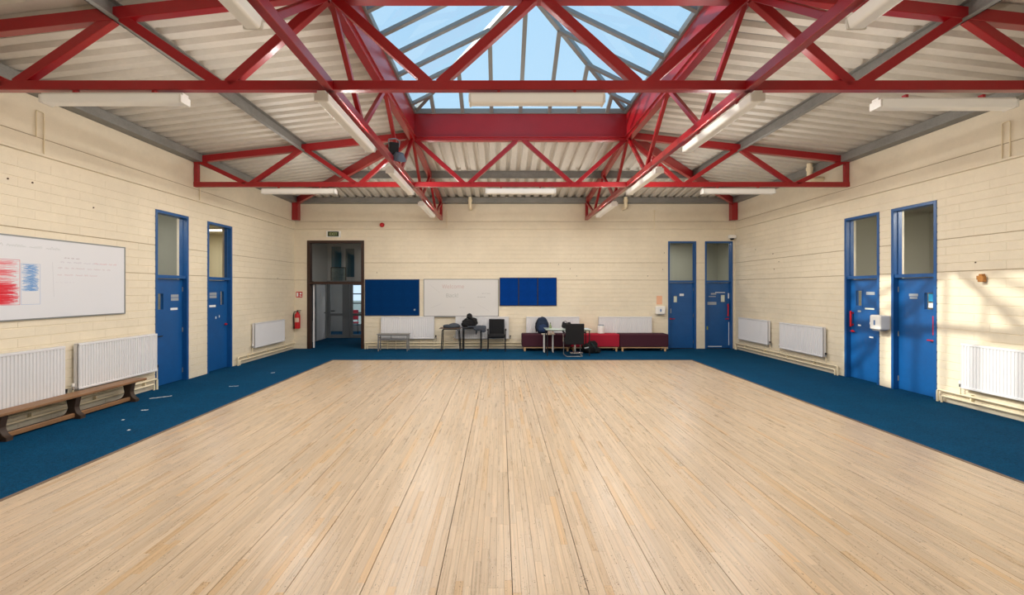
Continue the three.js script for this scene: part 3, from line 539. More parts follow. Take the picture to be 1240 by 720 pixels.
// ---------------------------------------------------------------- radiators and heating pipes
function radiator(label, pos, turn, w, h = 0.66, y0 = 0.32, group = 'white panel radiators') {
  const o = thing('panel_radiator', label, 'radiator', pos, turn, group), n = Math.round(w / 0.045), p = w / n, sh = new THREE.Shape();
  sh.moveTo(0, 0);
  for (let k = 0; k < n; k++) { const a = k * p; sh.lineTo(a + p * 0.3, 0); sh.lineTo(a + p * 0.42, 0.011); sh.lineTo(a + p * 0.86, 0.011); sh.lineTo(a + p, 0); }
  sh.lineTo(w, -0.012); sh.lineTo(0, -0.012); sh.closePath();
  const g = metreUV(new THREE.ExtrudeGeometry(sh, { depth: h - 0.06, bevelEnabled: false }).rotateX(-Math.PI / 2).translate(-w / 2, y0 + 0.03, 0));
  g.applyMatrix4(new THREE.Matrix4().makeScale(1, 1, -1)); // profile faces the room
  const idx = g.attributes.position.array; for (let i = 0; i < idx.length; i += 9) for (let k = 0; k < 3; k++) { const t = idx[i + 3 + k]; idx[i + 3 + k] = idx[i + 6 + k]; idx[i + 6 + k] = t; }
  g.computeVertexNormals();
  const fr = mesh('front_panel', g, M.white, o, [0, 0, 0.105]);
  mesh('panel_rim', merge([strip(rbox(w, 0.035, 0.03, 0.008, 0, y0 + h - 0.0175, 0)), strip(rbox(w, 0.035, 0.03, 0.008, 0, y0 + 0.0175, 0))]), M.white, fr);
  mesh('back_panel', box(w - 0.02, h - 0.02, 0.012, 0, y0 + h / 2, 0.045), M.white, o);
  mesh('top_grille', box(w, 0.008, 0.06, 0, y0 + h - 0.004, 0.075), M.white, o);
  for (const s of [-1, 1]) {
    mesh('side_cover', box(0.006, h - 0.02, 0.07, s * (w / 2 - 0.003), y0 + h / 2, 0.075), M.white, o);
    mesh('bracket', box(0.03, h * 0.8, 0.038, s * w * 0.35, y0 + h / 2, 0.02), M.white, o);
    const v = mesh('valve', merge([cyl(0.012, 0.012, 0.05, 0, 0, 0, 10).rotateZ(Math.PI / 2).translate(s * (w / 2 + 0.02), y0 + 0.03, 0.075), cyl(0.016, 0.016, 0.05, s * (w / 2 + 0.045), y0 + 0.035, 0.075, 12)]), M.chrome, o);
    mesh('valve_cap', cyl(0.02, 0.018, 0.045, s * (w / 2 + 0.045), y0 + 0.08, 0.075, 12), s > 0 ? M.dark : M.whitePlastic, v);
    mesh('feed_pipe', cyl(0.009, 0.009, y0 - 0.13, s * (w / 2 + 0.045), (y0 + 0.15) / 2 + 0.06, 0.075, 8), M.pipePaint, o);
  }
  return o;
}
const onLeft = (z0, z1) => [XL, 0, -(z0 + z1) / 2], onRight = onLeft;
radiator('white radiator with rust flecks below the drawing on the big whiteboard', [XL, 0, -5.68], Math.PI / 2, 1.32, 0.72, 0.28);
radiator('long white radiator between the rust-flecked radiator and a blue door', [XL, 0, -(6.527 + 8.05) / 2], Math.PI / 2, 1.5, 0.67, 0.34);
radiator('smaller white radiator near the fire extinguisher corner', [XL, 0, -12.02], Math.PI / 2, 1.55, 0.62, 0.33);
radiator('white radiator behind the low grey bench, under the dark blue noticeboard', [-2.79, 0, ZB], 0, 1.6, 0.665, 0.31);
radiator('white radiator behind the black armchair, under the whiteboard', [-0.55, 0, ZB], 0, 1.6, 0.665, 0.31);
radiator('white radiator behind the navy rucksack', [1.575, 0, ZB], 0, 1.6, 0.665, 0.31);
radiator('white radiator above the maroon bench end by the wall dispenser', [3.75, 0, ZB], 0, 1.6, 0.665, 0.31);
radiator('white radiator in the sunlit wall by the far corner door', [XR, 0, -12.5], -Math.PI / 2, 1.45, 0.64, 0.34);
radiator('white radiator next to the first sunlit blue door, beside its twin', [XR, 0, -10.52], -Math.PI / 2, 1.52, 0.65, 0.325);
radiator('white radiator in full sun with shadow stripes', [XR, 0, -5.98], -Math.PI / 2, 1.7, 0.68, 0.3);
function heatPipes(label, pos, turn, x0, x1, drops = [true, true], studs = []) {
  const o = thing('heating_pipes', label, 'pipe', pos, turn, 'painted heating pipes along the skirting');
  for (const [y, d, k] of [[0.19, 0.06, 0], [0.105, 0.06, 1]]) {
    const e = k ? 0.07 : 0, pts = [];
    if (drops[0]) pts.push([x0 + e, 0, d]); pts.push([x0 + e, y, d], [x1 - e, y, d]); if (drops[1]) pts.push([x1 - e, 0, d]);
    mesh('pipe', pipe(pts, 0.017, 0.035), M.pipePaint, o);
  }
  for (let x = x0 + 0.5; x < x1 - 0.2; x += 0.95) mesh('pipe_clip', box(0.02, 0.13, 0.05, x, 0.15, 0.026), M.pipePaint, o);
  for (const x of studs) mesh('riser', cyl(0.011, 0.011, 0.3, x, 0.15, 0.075, 8), M.pipePaint, o);
}
heatPipes('cream heating pipes below the radiators, behind the gym bench', [XL, 0, 0], Math.PI / 2, 4.5, 8.1, [true, true]);
heatPipes('cream heating pipes between blue door and fire extinguisher corner', [XL, 0, 0], Math.PI / 2, 10.6, 13.55, [true, false]);
heatPipes('cream heating pipes along the noticeboard wall by the brown doorway', [0, 0, ZB], 0, -4.08, -1.3, [true, false], [-3.4, -3.15, -2.4, -2.0, -1.7]);
heatPipes('cream heating pipes along the noticeboard wall behind the bench seats', [0, 0, ZB], 0, -1.25, 5.02, [false, true]);
heatPipes('cream heating pipes below the twin radiators of the sunlit wall', [XR, 0, 0], -Math.PI / 2, -13.5, -9.4, [true, true]);
heatPipes('cream heating pipes below the radiator in full sun', [XR, 0, 0], -Math.PI / 2, -7.25, -4.4, [true, true]);

// ---------------------------------------------------------------- boards on the walls
function canvasTex(w, h, draw) { const c = document.createElement('canvas'); c.width = w; c.height = h; const x = c.getContext('2d'); draw(x, w, h); const t = new THREE.CanvasTexture(c); t.colorSpace = THREE.SRGBColorSpace; return t; }
function frameGeo(w, h, f, d) { return merge([box(w, f, d, 0, h / 2 - f / 2, d / 2), box(w, f, d, 0, -h / 2 + f / 2, d / 2), box(f, h - 2 * f, d, -w / 2 + f / 2, 0, d / 2), box(f, h - 2 * f, d, w / 2 - f / 2, 0, d / 2)]); }
function sheetGeo(w, h, z) { return new THREE.PlaneGeometry(w, h).translate(0, 0, z); }
function hatch(x, x0, y0, x1, y1, color, n, s0) {
  let q = s0; const r = () => { q = (q * 1664525 + 1013904223) >>> 0; return q / 4294967296; };
  x.save(); x.beginPath(); x.rect(x0, y0, x1 - x0, y1 - y0); x.clip(); x.strokeStyle = color;
  for (let i = 0; i < n; i++) { x.globalAlpha = 0.15 + 0.35 * r(); x.lineWidth = 2 + 4 * r(); const yy = y0 + (y1 - y0) * r(), a = x0 + (x1 - x0) * r() * 0.6, b = a + (x1 - a) * (0.3 + 0.7 * r()); x.beginPath(); x.moveTo(a, yy); x.quadraticCurveTo((a + b) / 2, yy + 10 * (r() - 0.5), b, yy + 60 * (r() - 0.5)); x.stroke(); }
  x.restore(); x.globalAlpha = 1;
}
function scrawl(x, x0, y, len, size, color, s0, alpha = 0.6) {
  let q = s0; const r = () => { q = (q * 1664525 + 1013904223) >>> 0; return q / 4294967296; };
  x.strokeStyle = color; x.globalAlpha = alpha; x.lineWidth = 2.2; let px = x0;
  while (px < x0 + len) { const n = 2 + (r() * 6 | 0); x.beginPath(); x.moveTo(px, y); for (let k = 0; k < n; k++) { x.quadraticCurveTo(px + size * 0.25, y - size * (0.4 + 0.7 * r()), px + size * 0.5, y + size * 0.1 * (r() - 0.5)); px += size * 0.5; } x.stroke(); px += size * (0.5 + 0.6 * r()); }
  x.globalAlpha = 1;
}
{ // large whiteboard on the left wall: spans Z 4.5 .. 7.458
  const w = 2.96, h = 1.1, tex = canvasTex(2048, 760, (x, W, H) => {
    x.fillStyle = '#dfe1e6'; x.fillRect(0, 0, W, H);
    const m = W / w, Z = (z) => (z - 4.498) * m;
    hatch(x, Z(4.9), 300, Z(5.815), 360, '#d84a55', 60, 3); hatch(x, Z(4.9), 225, Z(5.815), 620, '#e0606a', 420, 5); hatch(x, Z(4.9), 430, Z(5.815), 620, '#d81f30', 520, 9);
    hatch(x, Z(5.84), 250, Z(6.07), 500, '#5d90cf', 260, 4); x.strokeStyle = '#9db4d8'; x.lineWidth = 3; x.strokeRect(Z(5.835), 245, Z(6.08) - Z(5.835), 380); x.strokeStyle = '#c9303c'; x.strokeRect(Z(4.9), 215, Z(5.82) - Z(4.9), 410);
    scrawl(x, Z(5.35), 95, Z(6.22) - Z(5.35), 46, '#8f9c97', 21, 0.75);
    scrawl(x, Z(6.42), 170, 150, 16, '#7a5a66', 31, 0.6); scrawl(x, Z(6.36), 215, 470, 28, '#9a8fa5', 33, 0.55); scrawl(x, Z(6.9), 212, 240, 28, '#cc6a74', 34, 0.6); scrawl(x, Z(6.33), 275, 560, 28, '#a27f8c', 35, 0.55); scrawl(x, Z(6.32), 345, 360, 30, '#b07880', 36, 0.55); scrawl(x, Z(6.3), 420, 200, 18, '#b9b3c0', 37, 0.4);
    x.strokeStyle = '#b6b9c0'; x.lineWidth = 2; x.beginPath(); x.moveTo(Z(6.25), 215); x.lineTo(Z(6.27), 560); x.stroke();
  });
  const o = thing('whiteboard', 'long whiteboard with red and blue hatched drawing above two radiators', 'whiteboard', [XL, 1.945, -(4.498 + 7.458) / 2], Math.PI / 2);
  mesh('board', box(w - 0.02, h - 0.02, 0.018, 0, 0, 0.011), M.whitePlastic, o);
  mesh('writing_surface', sheetGeo(w - 0.03, h - 0.03, 0.0225), phys('#ffffff', 0.25, { map: tex }), o);
  mesh('frame', frameGeo(w, h, 0.018, 0.028), M.alu, o);
}
{ // whiteboard on the far wall
  const w = 2.27, h = 1.135, tex = canvasTex(1024, 512, (x, W, H) => {
    x.fillStyle = '#d9d8d6'; x.fillRect(0, 0, W, H);
    x.font = '74px sans-serif'; x.globalAlpha = 0.75; x.fillStyle = '#c7a9a5'; x.fillText('Welcome', 250, 125);
    x.fillStyle = '#aeb0ac'; x.fillText('Back!', 300, 250); x.globalAlpha = 1;
    scrawl(x, 800, 200, 80, 16, '#8a8a8c', 3, 0.7); scrawl(x, 740, 250, 120, 16, '#7c7c80', 4, 0.7); scrawl(x, 490, 395, 70, 14, '#9a9a9c', 5, 0.7);
    x.strokeStyle = '#b3b3b4'; x.globalAlpha = 0.6; x.lineWidth = 3; for (const [a, b, c, d] of [[90, 400, 240, 340], [740, 350, 900, 440], [80, 70, 220, 190]]) { x.beginPath(); x.moveTo(a, b); x.lineTo(c, d); x.stroke(); }
    x.globalAlpha = 1;
  });
  const o = thing('whiteboard', 'whiteboard with faint Welcome Back writing between blue noticeboards', 'whiteboard', [-1.19, 1.5425, ZB]);
  mesh('board', box(w - 0.02, h - 0.02, 0.018, 0, 0, 0.011), M.whitePlastic, o);
  mesh('writing_surface', sheetGeo(w - 0.03, h - 0.03, 0.0225), phys('#ffffff', 0.28, { map: tex }), o);
  mesh('frame', frameGeo(w, h, 0.02, 0.026), M.alu, o);
  mesh('pen_tray', box(0.7, 0.015, 0.06, -0.45, -h / 2 - 0.006, 0.035), M.alu, o);
}
{
  const o = thing('notice_board', 'dark blue felt noticeboard beside the brown doorway', 'noticeboard', [-3.275, 1.55, ZB]);
  mesh('felt_panel', box(1.61, 1.06, 0.02, 0, 0, 0.012), M.feltDark, o); mesh('frame', frameGeo(1.65, 1.1, 0.02, 0.026), std('#0b2a52', 0.5), o);
  mesh('sticker', box(0.05, 0.05, 0.003, 0.68, -0.37, 0.0235), signGrey, o);
  const p = thing('notice_board', 'bright blue felt noticeboard in three hinged panels', 'noticeboard', [0.8375, 1.725, ZB]);
  for (const k of [-1, 0, 1]) { const f = mesh('panel', box(0.55, 0.82, 0.02, 0, 0, 0.014), M.felt, p, [k * 0.575, 0, 0]); mesh('panel_frame', frameGeo(0.572, 0.85, 0.013, 0.03), M.dark, f); }
}
// ---------------------------------------------------------------- wall fittings
{ // exit sign
  const o = thing('exit_sign', 'small green exit sign above the brown doorway', 'sign', [-5.04, 3.465, ZB]);
  mesh('case', rbox(0.43, 0.19, 0.06, 0.01), M.whitePlastic, o, [0, 0, 0.03]);
  mesh('sign_face', sheetGeo(0.33, 0.15, 0.062), std('#ffffff', 0.5, { map: canvasTex(264, 120, (x) => { x.fillStyle = '#2b3a14'; x.fillRect(0, 0, 264, 120); x.fillStyle = '#a3ad78'; x.font = 'bold 92px sans-serif'; x.textAlign = 'center'; x.fillText('EXIT', 132, 94); }) }), o);
}
{
  const o = thing('fire_sign', 'small red fire extinguisher sign above the extinguisher', 'sign', [-6.09, 1.6375, ZB]);
  mesh('plate', box(0.19, 0.175, 0.006, 0, 0, 0.004), M.redPlastic, o);
  mesh('symbols', merge([box(0.05, 0.12, 0.002, -0.05, 0, 0.0085), box(0.055, 0.05, 0.002, 0.045, 0.03, 0.0085), box(0.03, 0.04, 0.002, 0.03, -0.04, 0.0085), box(0.02, 0.03, 0.002, 0.07, -0.045, 0.0085)]), signWhite, o);
}
{
  const o = thing('fire_extinguisher', 'red fire extinguisher hung in the corner by the brown doorway', 'extinguisher', [-6.1, 0.62, ZB + 0.1]);
  const pr = [[0, 0], [0.07, 0], [0.078, 0.012], [0.078, 0.38], [0.07, 0.43], [0.04, 0.465], [0.026, 0.475], [0.026, 0.5], [0, 0.5]].map((p) => new THREE.Vector2(...p));
  const b = mesh('cylinder', new THREE.LatheGeometry(pr, 24), M.redPlastic, o);
  mesh('label_band', new THREE.CylinderGeometry(0.0788, 0.0788, 0.13, 20, 1, true, -1, 2).translate(0, 0.26, 0), std('#d9b9a5', 0.5), b);
  mesh('valve_head', merge([strip(rbox(0.04, 0.035, 0.04, 0.006, 0, 0.515, 0)), strip(rbox(0.13, 0.014, 0.022, 0.004, 0.045, 0.545, 0)), strip(rbox(0.1, 0.012, 0.02, 0.004, 0.04, 0.512, 0))]), M.black, o);
  mesh('hose', tube([[-0.02, 0.51, 0], [-0.09, 0.5, 0.01], [-0.11, 0.4, 0.02], [-0.1, 0.25, 0.03], [-0.09, 0.08, 0.03]], 0.012), M.black, o);
  mesh('nozzle', cyl(0.014, 0.02, 0.1, -0.09, 0.04, 0.03, 12), M.black, o);
  mesh('wall_bracket', box(0.05, 0.14, 0.024, 0, 0.42, -0.088), M.steelGrey, o);
}
lone('fire_alarm_sounder', new THREE.LatheGeometry([[0, 0], [0.07, 0], [0.07, 0.03], [0.055, 0.075], [0.02, 0.085], [0, 0.085]].map((p) => new THREE.Vector2(...p)), 20).rotateX(Math.PI / 2), M.redPlastic, 'small red round fire alarm sounder high above the dark blue noticeboard', 'alarm', [-3.575, 3.74, ZB + 0.016]);
for (const [x, w] of [[-0.9, 'above the whiteboard with faint writing'], [3.72, 'above the plain wall near the bench seats']]) {
  const o = thing('vent_pipe', 'cream plastic vent pipe elbow under the roof ' + w, 'pipe', [x, 4.1, ZB], 0);
  mesh('elbow', pipe([[0, 0.12, 0.01], [0, 0.12, 0.26], [0, 0.44, 0.26]], 0.05, 0.08, 14), M.pipePaint, o);
  mesh('collar', cyl(0.062, 0.062, 0.07, 0, 0.33, 0.26, 16), M.pipePaint, o);
}
{
  const o = thing('vent_pipe', 'cream plastic vent pipe elbow under the roof above the sunlit wall', 'pipe', [XR, 4.1, -9.9], -Math.PI / 2);
  mesh('elbow', pipe([[0, 0.12, 0.01], [0, 0.12, 0.3], [0, 0.46, 0.3]], 0.055, 0.08, 14), M.pipePaint, o); mesh('collar', cyl(0.068, 0.068, 0.07, 0, 0.34, 0.3, 16), M.pipePaint, o);
}
function dispenser(label, pos, turn, w, h, d) {
  const o = thing('hand_dispenser', label, 'dispenser', pos, turn);
  mesh('housing', rbox(w, h, d, 0.03, 0, 0, d / 2, 3), M.whitePlastic, o); mesh('viewing_window', box(w * 0.14, h * 0.34, 0.004, -w * 0.02, -h * 0.02, d + 0.001), std('#5f7fb0', 0.3), o);
  mesh('outlet', box(w * 0.7, 0.02, d * 0.7, 0, -h / 2 - 0.008, d * 0.5), std('#8d8d8a', 0.5), o);
}
dispenser('white dispenser box on the noticeboard wall below a pink paper', [4.815, 1.17, ZB], 0, 0.28, 0.24, 0.13);
dispenser('white dispenser box between the two sunlit blue doors', [XR, 1.19, -8.3], -Math.PI / 2, 0.24, 0.27, 0.2);
lone('paper_notice', box(0.17, 0.26, 0.003), std('#f0b995', 0.7), 'pink paper notice above the wall dispenser', 'paper', [4.81, 1.47, ZB + 0.003]);
{
  const o = thing('motion_sensor', 'small brown motion sensor on the sunlit wall above the radiator', 'sensor', [XR, 1.96, -6.62], -Math.PI / 2), m = std('#a06a2c', 0.5);
  mesh('mount', rbox(0.06, 0.06, 0.03, 0.006), m, o, [-0.04, 0.01, 0.015]); mesh('sensor_head', rbox(0.08, 0.09, 0.06, 0.012), m, o, [0.03, -0.01, 0.05]); mesh('cap', rbox(0.05, 0.03, 0.05, 0.006), m, o, [0.02, 0.05, 0.04]);
}
{
  const o = thing('security_camera', 'white security camera box with dark dome above the corner door', 'camera', [6.98, 3.34, ZB]);
  mesh('mount_box', rbox(0.2, 0.1, 0.12, 0.01), M.whitePlastic, o, [0, 0.04, 0.07]); mesh('dome', new THREE.SphereGeometry(0.06, 18, 10, 0, Math.PI * 2, Math.PI / 2, Math.PI / 2), M.black, o, [-0.01, -0.01, 0.08]);
}
// painted conduits on the upper walls
function conduit(label, pos, turn, pts, r = 0.008) { lone('wall_conduit', pipe(pts, r, 0.03), M.pipePaint, label, 'conduit', pos, turn, 'painted conduits on the upper walls'); }
conduit('thin hooped conduit on the upper whiteboard wall by the nearer cross truss', [XL, 0, 0], Math.PI / 2, [[6.03, 3.84, 0.024], [6.03, 4.2, 0.024], [6.13, 4.2, 0.024], [6.13, 3.62, 0.026]]);
conduit('thin conduit on the upper whiteboard wall below the farther cross truss', [XL, 0, 0], Math.PI / 2, [[9.3, 3.62, 0.03], [9.3, 4.25, 0.03]]);
conduit('thin hooped conduit on the upper sunlit wall', [XR, 0, 0], -Math.PI / 2, [[-6.35, 3.62, 0.026], [-6.35, 4.14, 0.024], [-6.25, 4.14, 0.024], [-6.25, 3.62, 0.026]]);
conduit('thin conduit on the upper noticeboard wall beside the lengthwise truss end', [0, 0, ZB], 0, [[-1.62, 3.6, 0.026], [-1.62, 4.2, 0.026]]);
conduit('thin conduit on the upper noticeboard wall over the bench seats', [0, 0, ZB], 0, [[4.65, 3.6, 0.026], [4.65, 4.2, 0.026]]);

// ---------------------------------------------------------------- furniture
{ // gym bench
  const L = 3.2, o = thing('gym_bench', 'low wooden gymnastics bench along the wall under the radiators', 'bench', [-5.985, 0, -5.87], Math.PI / 2);
  mesh('seat_plank', rbox(L, 0.035, 0.24, 0.008), M.benchWood, o, [0, 0.315, 0]);
  mesh('ground_rail', rbox(L - 0.35, 0.06, 0.045, 0.01), M.benchWood, o, [-0.1, 0.05, 0.05]);
  for (const x of [-1.45, -0.52, 0.42, 1.36]) {
    const sh = new THREE.Shape(); sh.moveTo(-0.13, 0); sh.lineTo(0.13, 0); sh.lineTo(0.13, 0.04); sh.quadraticCurveTo(0.055, 0.07, 0.045, 0.16); sh.lineTo(0.075, 0.3); sh.lineTo(-0.075, 0.3); sh.lineTo(-0.045, 0.16); sh.quadraticCurveTo(-0.055, 0.07, -0.13, 0.04); sh.closePath();
    mesh('foot', metreUV(new THREE.ExtrudeGeometry(sh, { depth: 0.07, bevelEnabled: true, bevelSize: 0.004, bevelThickness: 0.004, bevelSegments: 1 }).rotateY(Math.PI / 2)), M.benchDark, o, [x - 0.035, 0, 0.02]);
  }
}
{ // low grey metal bench
  const o = thing('metal_bench', 'low grey metal bench frame before a radiator', 'bench', [-3.13, 0, -13.2]);
  mesh('top', rbox(0.92, 0.025, 0.3, 0.006), std('#8f8c86', 0.5), o, [0, 0.49, 0]);
  for (const x of [-0.42, 0.42]) for (const z of [-0.12, 0.12]) mesh('leg', rbox(0.03, 0.48, 0.03, 0.004, x, 0.24, z), M.steelGrey, o);
  for (const y of [0.46, 0.33]) for (const z of [-0.12, 0.12]) mesh('rail', box(0.82, 0.025, 0.02, 0, y, z), M.steelGrey, o);
  mesh('upright', box(0.02, 0.12, 0.02, -0.05, 0.395, 0.12), M.steelGrey, o);
}
{ // small tubular table and clothes
  const o = thing('side_table', 'thin tubular table carrying a folded grey garment', 'table', [-1.44, 0, -13.2]);
  mesh('top', rbox(0.62, 0.02, 0.4, 0.006), std('#5f4d42', 0.5), o, [-0.02, 0.665, 0]);
  for (const z of [-0.16, 0.16]) mesh('leg_frame', pipe([[-0.28, 0, z], [-0.25, 0.64, z], [0.22, 0.64, z], [0.27, 0, z]], 0.014, 0.07), M.dark, o);
  const c = lone('folded_garment', new THREE.SphereGeometry(0.26, 24, 12), M.fabricGrey, 'dark grey folded garment on the thin tubular table', 'garment', [-1.43, 0.717, -13.2]);
  const p = c.geometry.attributes.position; for (let i = 0; i < p.count; i++) { const x = p.getX(i), y = p.getY(i), z = p.getZ(i); p.setXYZ(i, x, Math.max(-0.04, y * (0.28 + 0.12 * Math.sin(x * 14 + z * 9))), z * 0.6); } c.geometry.computeVertexNormals();
}
{
  const o = thing('square_table', 'black legged small table under the black bag', 'table', [-0.83, 0, -13.25]);
  mesh('top', rbox(0.58, 0.022, 0.46, 0.006), std('#3a3d41', 0.5), o, [0, 0.685, 0]);
  for (const x of [-0.26, 0.26]) for (const z of [-0.2, 0.2]) mesh('leg', cyl(0.016, 0.016, 0.675, x, 0.3375, z, 10), M.dark, o);
  for (const z of [-0.2, 0.2]) mesh('rail', box(0.5, 0.03, 0.018, 0, 0.655, z), M.dark, o);
}
function lumpy(list, res = 1) { // soft body: overlapping rounded volumes in one mesh
  return mergeGeometries(list.map(([x, y, z, a, b, c, k = 0]) => { const g = new THREE.SphereGeometry(1, 24, 16), p = g.attributes.position; for (let i = 0; i < p.count; i++) { let X = p.getX(i), Y = p.getY(i), Z = p.getZ(i); const f = 1 + 0.05 * Math.sin(7 * X + 5 * Y + k) + 0.04 * Math.sin(11 * Z - 6 * Y + k); const sq = (v) => Math.sign(v) * Math.pow(Math.abs(v), 0.75); p.setXYZ(i, x + a * sq(X) * f, y + b * sq(Y) * f, z + c * sq(Z) * f); } g.computeVertexNormals(); return strip(g); }));
}
{
  const o = thing('shoulder_bag', 'black bag with rounded top handle on the small table', 'bag', [-0.9, 0.697, -13.25]);
  mesh('bag_body', lumpy([[0, 0.12, 0, 0.22, 0.125, 0.14, 1], [-0.12, 0.08, 0.05, 0.12, 0.085, 0.11, 2], [0.1, 0.15, 0, 0.12, 0.12, 0.12, 4]]), M.fabricBlack, o);
  mesh('bundle', lumpy([[-0.01, 0.31, 0, 0.08, 0.08, 0.08, 3]]), M.black, o);
  mesh('strap', tube([[-0.18, 0.15, 0.1], [-0.05, 0.3, 0.12], [0.12, 0.22, 0.13], [0.2, 0.06, 0.12]], 0.012), M.black, o);
  const j = thing('jacket', 'blue-grey jacket hanging over the edge of the small table', 'jacket', [-0.62, 0.7, -13.05]);
  mesh('cloth', lumpy([[-0.2, 0.015, 0.02, 0.14, 0.02, 0.1, 0], [0.0, -0.02, 0.08, 0.16, 0.075, 0.05, 2], [0.13, -0.04, 0.08, 0.08, 0.1, 0.05, 5]]), M.fabricGrey, j);
  mesh('sleeve', lumpy([[-0.07, -0.1, 0.1, 0.025, 0.1, 0.02, 3]]), std('#2a2f36', 0.9), j);
}
function wallChair() {
  const o = thing('visitor_armchair', 'black armchair facing the hall against the radiator', 'chair', [-0.11, 0, -13.2]);
  mesh('seat', rbox(0.47, 0.09, 0.44, 0.04, 0, 0.44, 0.02, 3), M.fabricBlack, o);
  mesh('backrest', rbox(0.46, 0.47, 0.05, 0.02, 0, 0, 0, 3), M.fabricBlack, o, [0, 0.68, -0.2], [-0.12, 0, 0]);
  for (const s of [-1, 1]) {
    mesh('arm_frame', pipe([[s * 0.255, 0, 0.2], [s * 0.255, 0.6, 0.2], [s * 0.255, 0.6, -0.2], [s * 0.255, 0.45, -0.2]], 0.013, 0.05), M.dark, o);
    mesh('armrest', rbox(0.05, 0.03, 0.28, 0.01), M.black, o, [s * 0.262, 0.62, 0.04]);
    mesh('leg', tube([[s * 0.25, 0, -0.24], [s * 0.25, 0.46, -0.2]], 0.013), M.dark, o);
  }
  mesh('cross_rail', box(0.5, 0.02, 0.02, 0, 0.39, 0.16), M.dark, o);
}
wallChair();
for (const [x, m, label] of [[1.33, M.fabricMaroon, 'dark maroon upholstered bench seat under the navy rucksack'], [2.75, M.fabricRed, 'bright red upholstered bench seat between two maroon ones'], [4.17, M.fabricMaroon, 'dark maroon upholstered bench seat next to the blue door']]) {
  const o = thing('bench_seat', label, 'bench seat', [x, 0, -13.26], 0, 'upholstered bench seats along the noticeboard wall');
  mesh('upholstery', rbox(1.41, 0.375, 0.46, 0.035, 0, 0.3125, 0, 3), m, o);
  mesh('plinth', box(1.34, 0.03, 0.4, 0, 0.11, 0), M.woodFoot, o);
  for (const sx of [-1, 1]) for (const sz of [-1, 1]) mesh('foot', cyl(0.035, 0.028, 0.1, sx * 0.62, 0.05, sz * 0.17, 12), M.woodFoot, o);
}
{
  const o = thing('rucksack', 'navy blue rucksack standing on the maroon bench seat', 'rucksack', [1.22, 0.515, -13.25]);
  mesh('bag_body', lumpy([[0, 0.2, 0, 0.19, 0.215, 0.13, 1], [0.01, 0.32, 0, 0.15, 0.14, 0.11, 2]]), M.fabricNavy, o);
  mesh('front_pocket', lumpy([[0.02, 0.14, 0.1, 0.13, 0.12, 0.06, 3]]), std('#22365a', 0.9), o);
  mesh('strap', tube([[-0.14, 0.38, 0.08], [-0.2, 0.2, 0.12], [-0.17, 0.03, 0.1]], 0.014), M.black, o);
  mesh('top_loop', tube([[-0.04, 0.43, 0], [0, 0.48, 0], [0.04, 0.43, 0]], 0.008), M.black, o);
}
{
  const o = thing('water_bottle', 'white plastic canister standing on the red bench seat', 'canister', [2.97, 0.5, -13.3]);
  mesh('body', new THREE.LatheGeometry([[0, 0], [0.095, 0], [0.1, 0.01], [0.1, 0.2], [0.09, 0.225], [0, 0.225]].map((p) => new THREE.Vector2(...p)), 24), M.whitePlastic, o);
  mesh('lid', cyl(0.085, 0.092, 0.03, 0, 0.24, 0, 24), signGrey, o);
}
{ // glass topped table
  const o = thing('glass_table', 'pale glass topped table with thin black legs behind the office chair', 'table', [1.84, 0, -12.45]);
  mesh('top', rbox(1.24, 0.02, 0.62, 0.006), M.tableTop, o, [0, 0.705, 0]);
  for (const x of [-0.57, 0.57]) for (const z of [-0.27, 0.27]) mesh('leg', cyl(0.014, 0.014, 0.695, x, 0.3475, z, 10), M.dark, o);
  for (const z of [-0.27, 0.27]) mesh('rail', box(1.12, 0.022, 0.016, 0, 0.683, z), M.dark, o);
  for (const x of [-0.57, 0.57]) mesh('rail', box(0.016, 0.022, 0.52, x, 0.683, 0), M.dark, o);
  const b = thing('small_bottle', 'small clear glass bottle with dark stopper on the glass table', 'bottle', [1.4, 0.715, -12.6]);
  mesh('body', new THREE.LatheGeometry([[0, 0], [0.035, 0], [0.035, 0.04], [0.012, 0.1], [0.012, 0.13], [0, 0.13]].map((p) => new THREE.Vector2(...p)), 16), phys('#c8d8a8', 0.1, { transmission: 0.6, thickness: 0 }), b); mesh('stopper', cyl(0.014, 0.014, 0.025, 0, 0.14, 0, 12), M.black, b);
  const g = thing('black_pouch', 'black crumpled pouch on the glass table beyond the office chair', 'pouch', [1.83, 0.715, -12.55]);
  mesh('pouch_body', lumpy([[0, 0.075, 0, 0.12, 0.075, 0.08, 4], [0.08, 0.11, 0, 0.05, 0.06, 0.05, 6], [-0.07, 0.11, 0, 0.04, 0.07, 0.04, 2]]), M.fabricBlack, g); mesh('loop', tube([[-0.08, 0.14, 0], [-0.03, 0.2, 0], [0.03, 0.16, 0]], 0.008), M.black, g);
  lone('mobile_phone', rbox(0.15, 0.02, 0.08, 0.006), M.black, 'black phone lying on the glass table beside the office chair', 'phone', [2.13, 0.726, -12.5], 0.4);
  lone('paper_sheet', box(0.3, 0.003, 0.21), std('#c3d3e6', 0.7), 'pale blue papers on the glass table above the dark floor bag', 'paper', [2.28, 0.718, -12.4], 0.1);
}
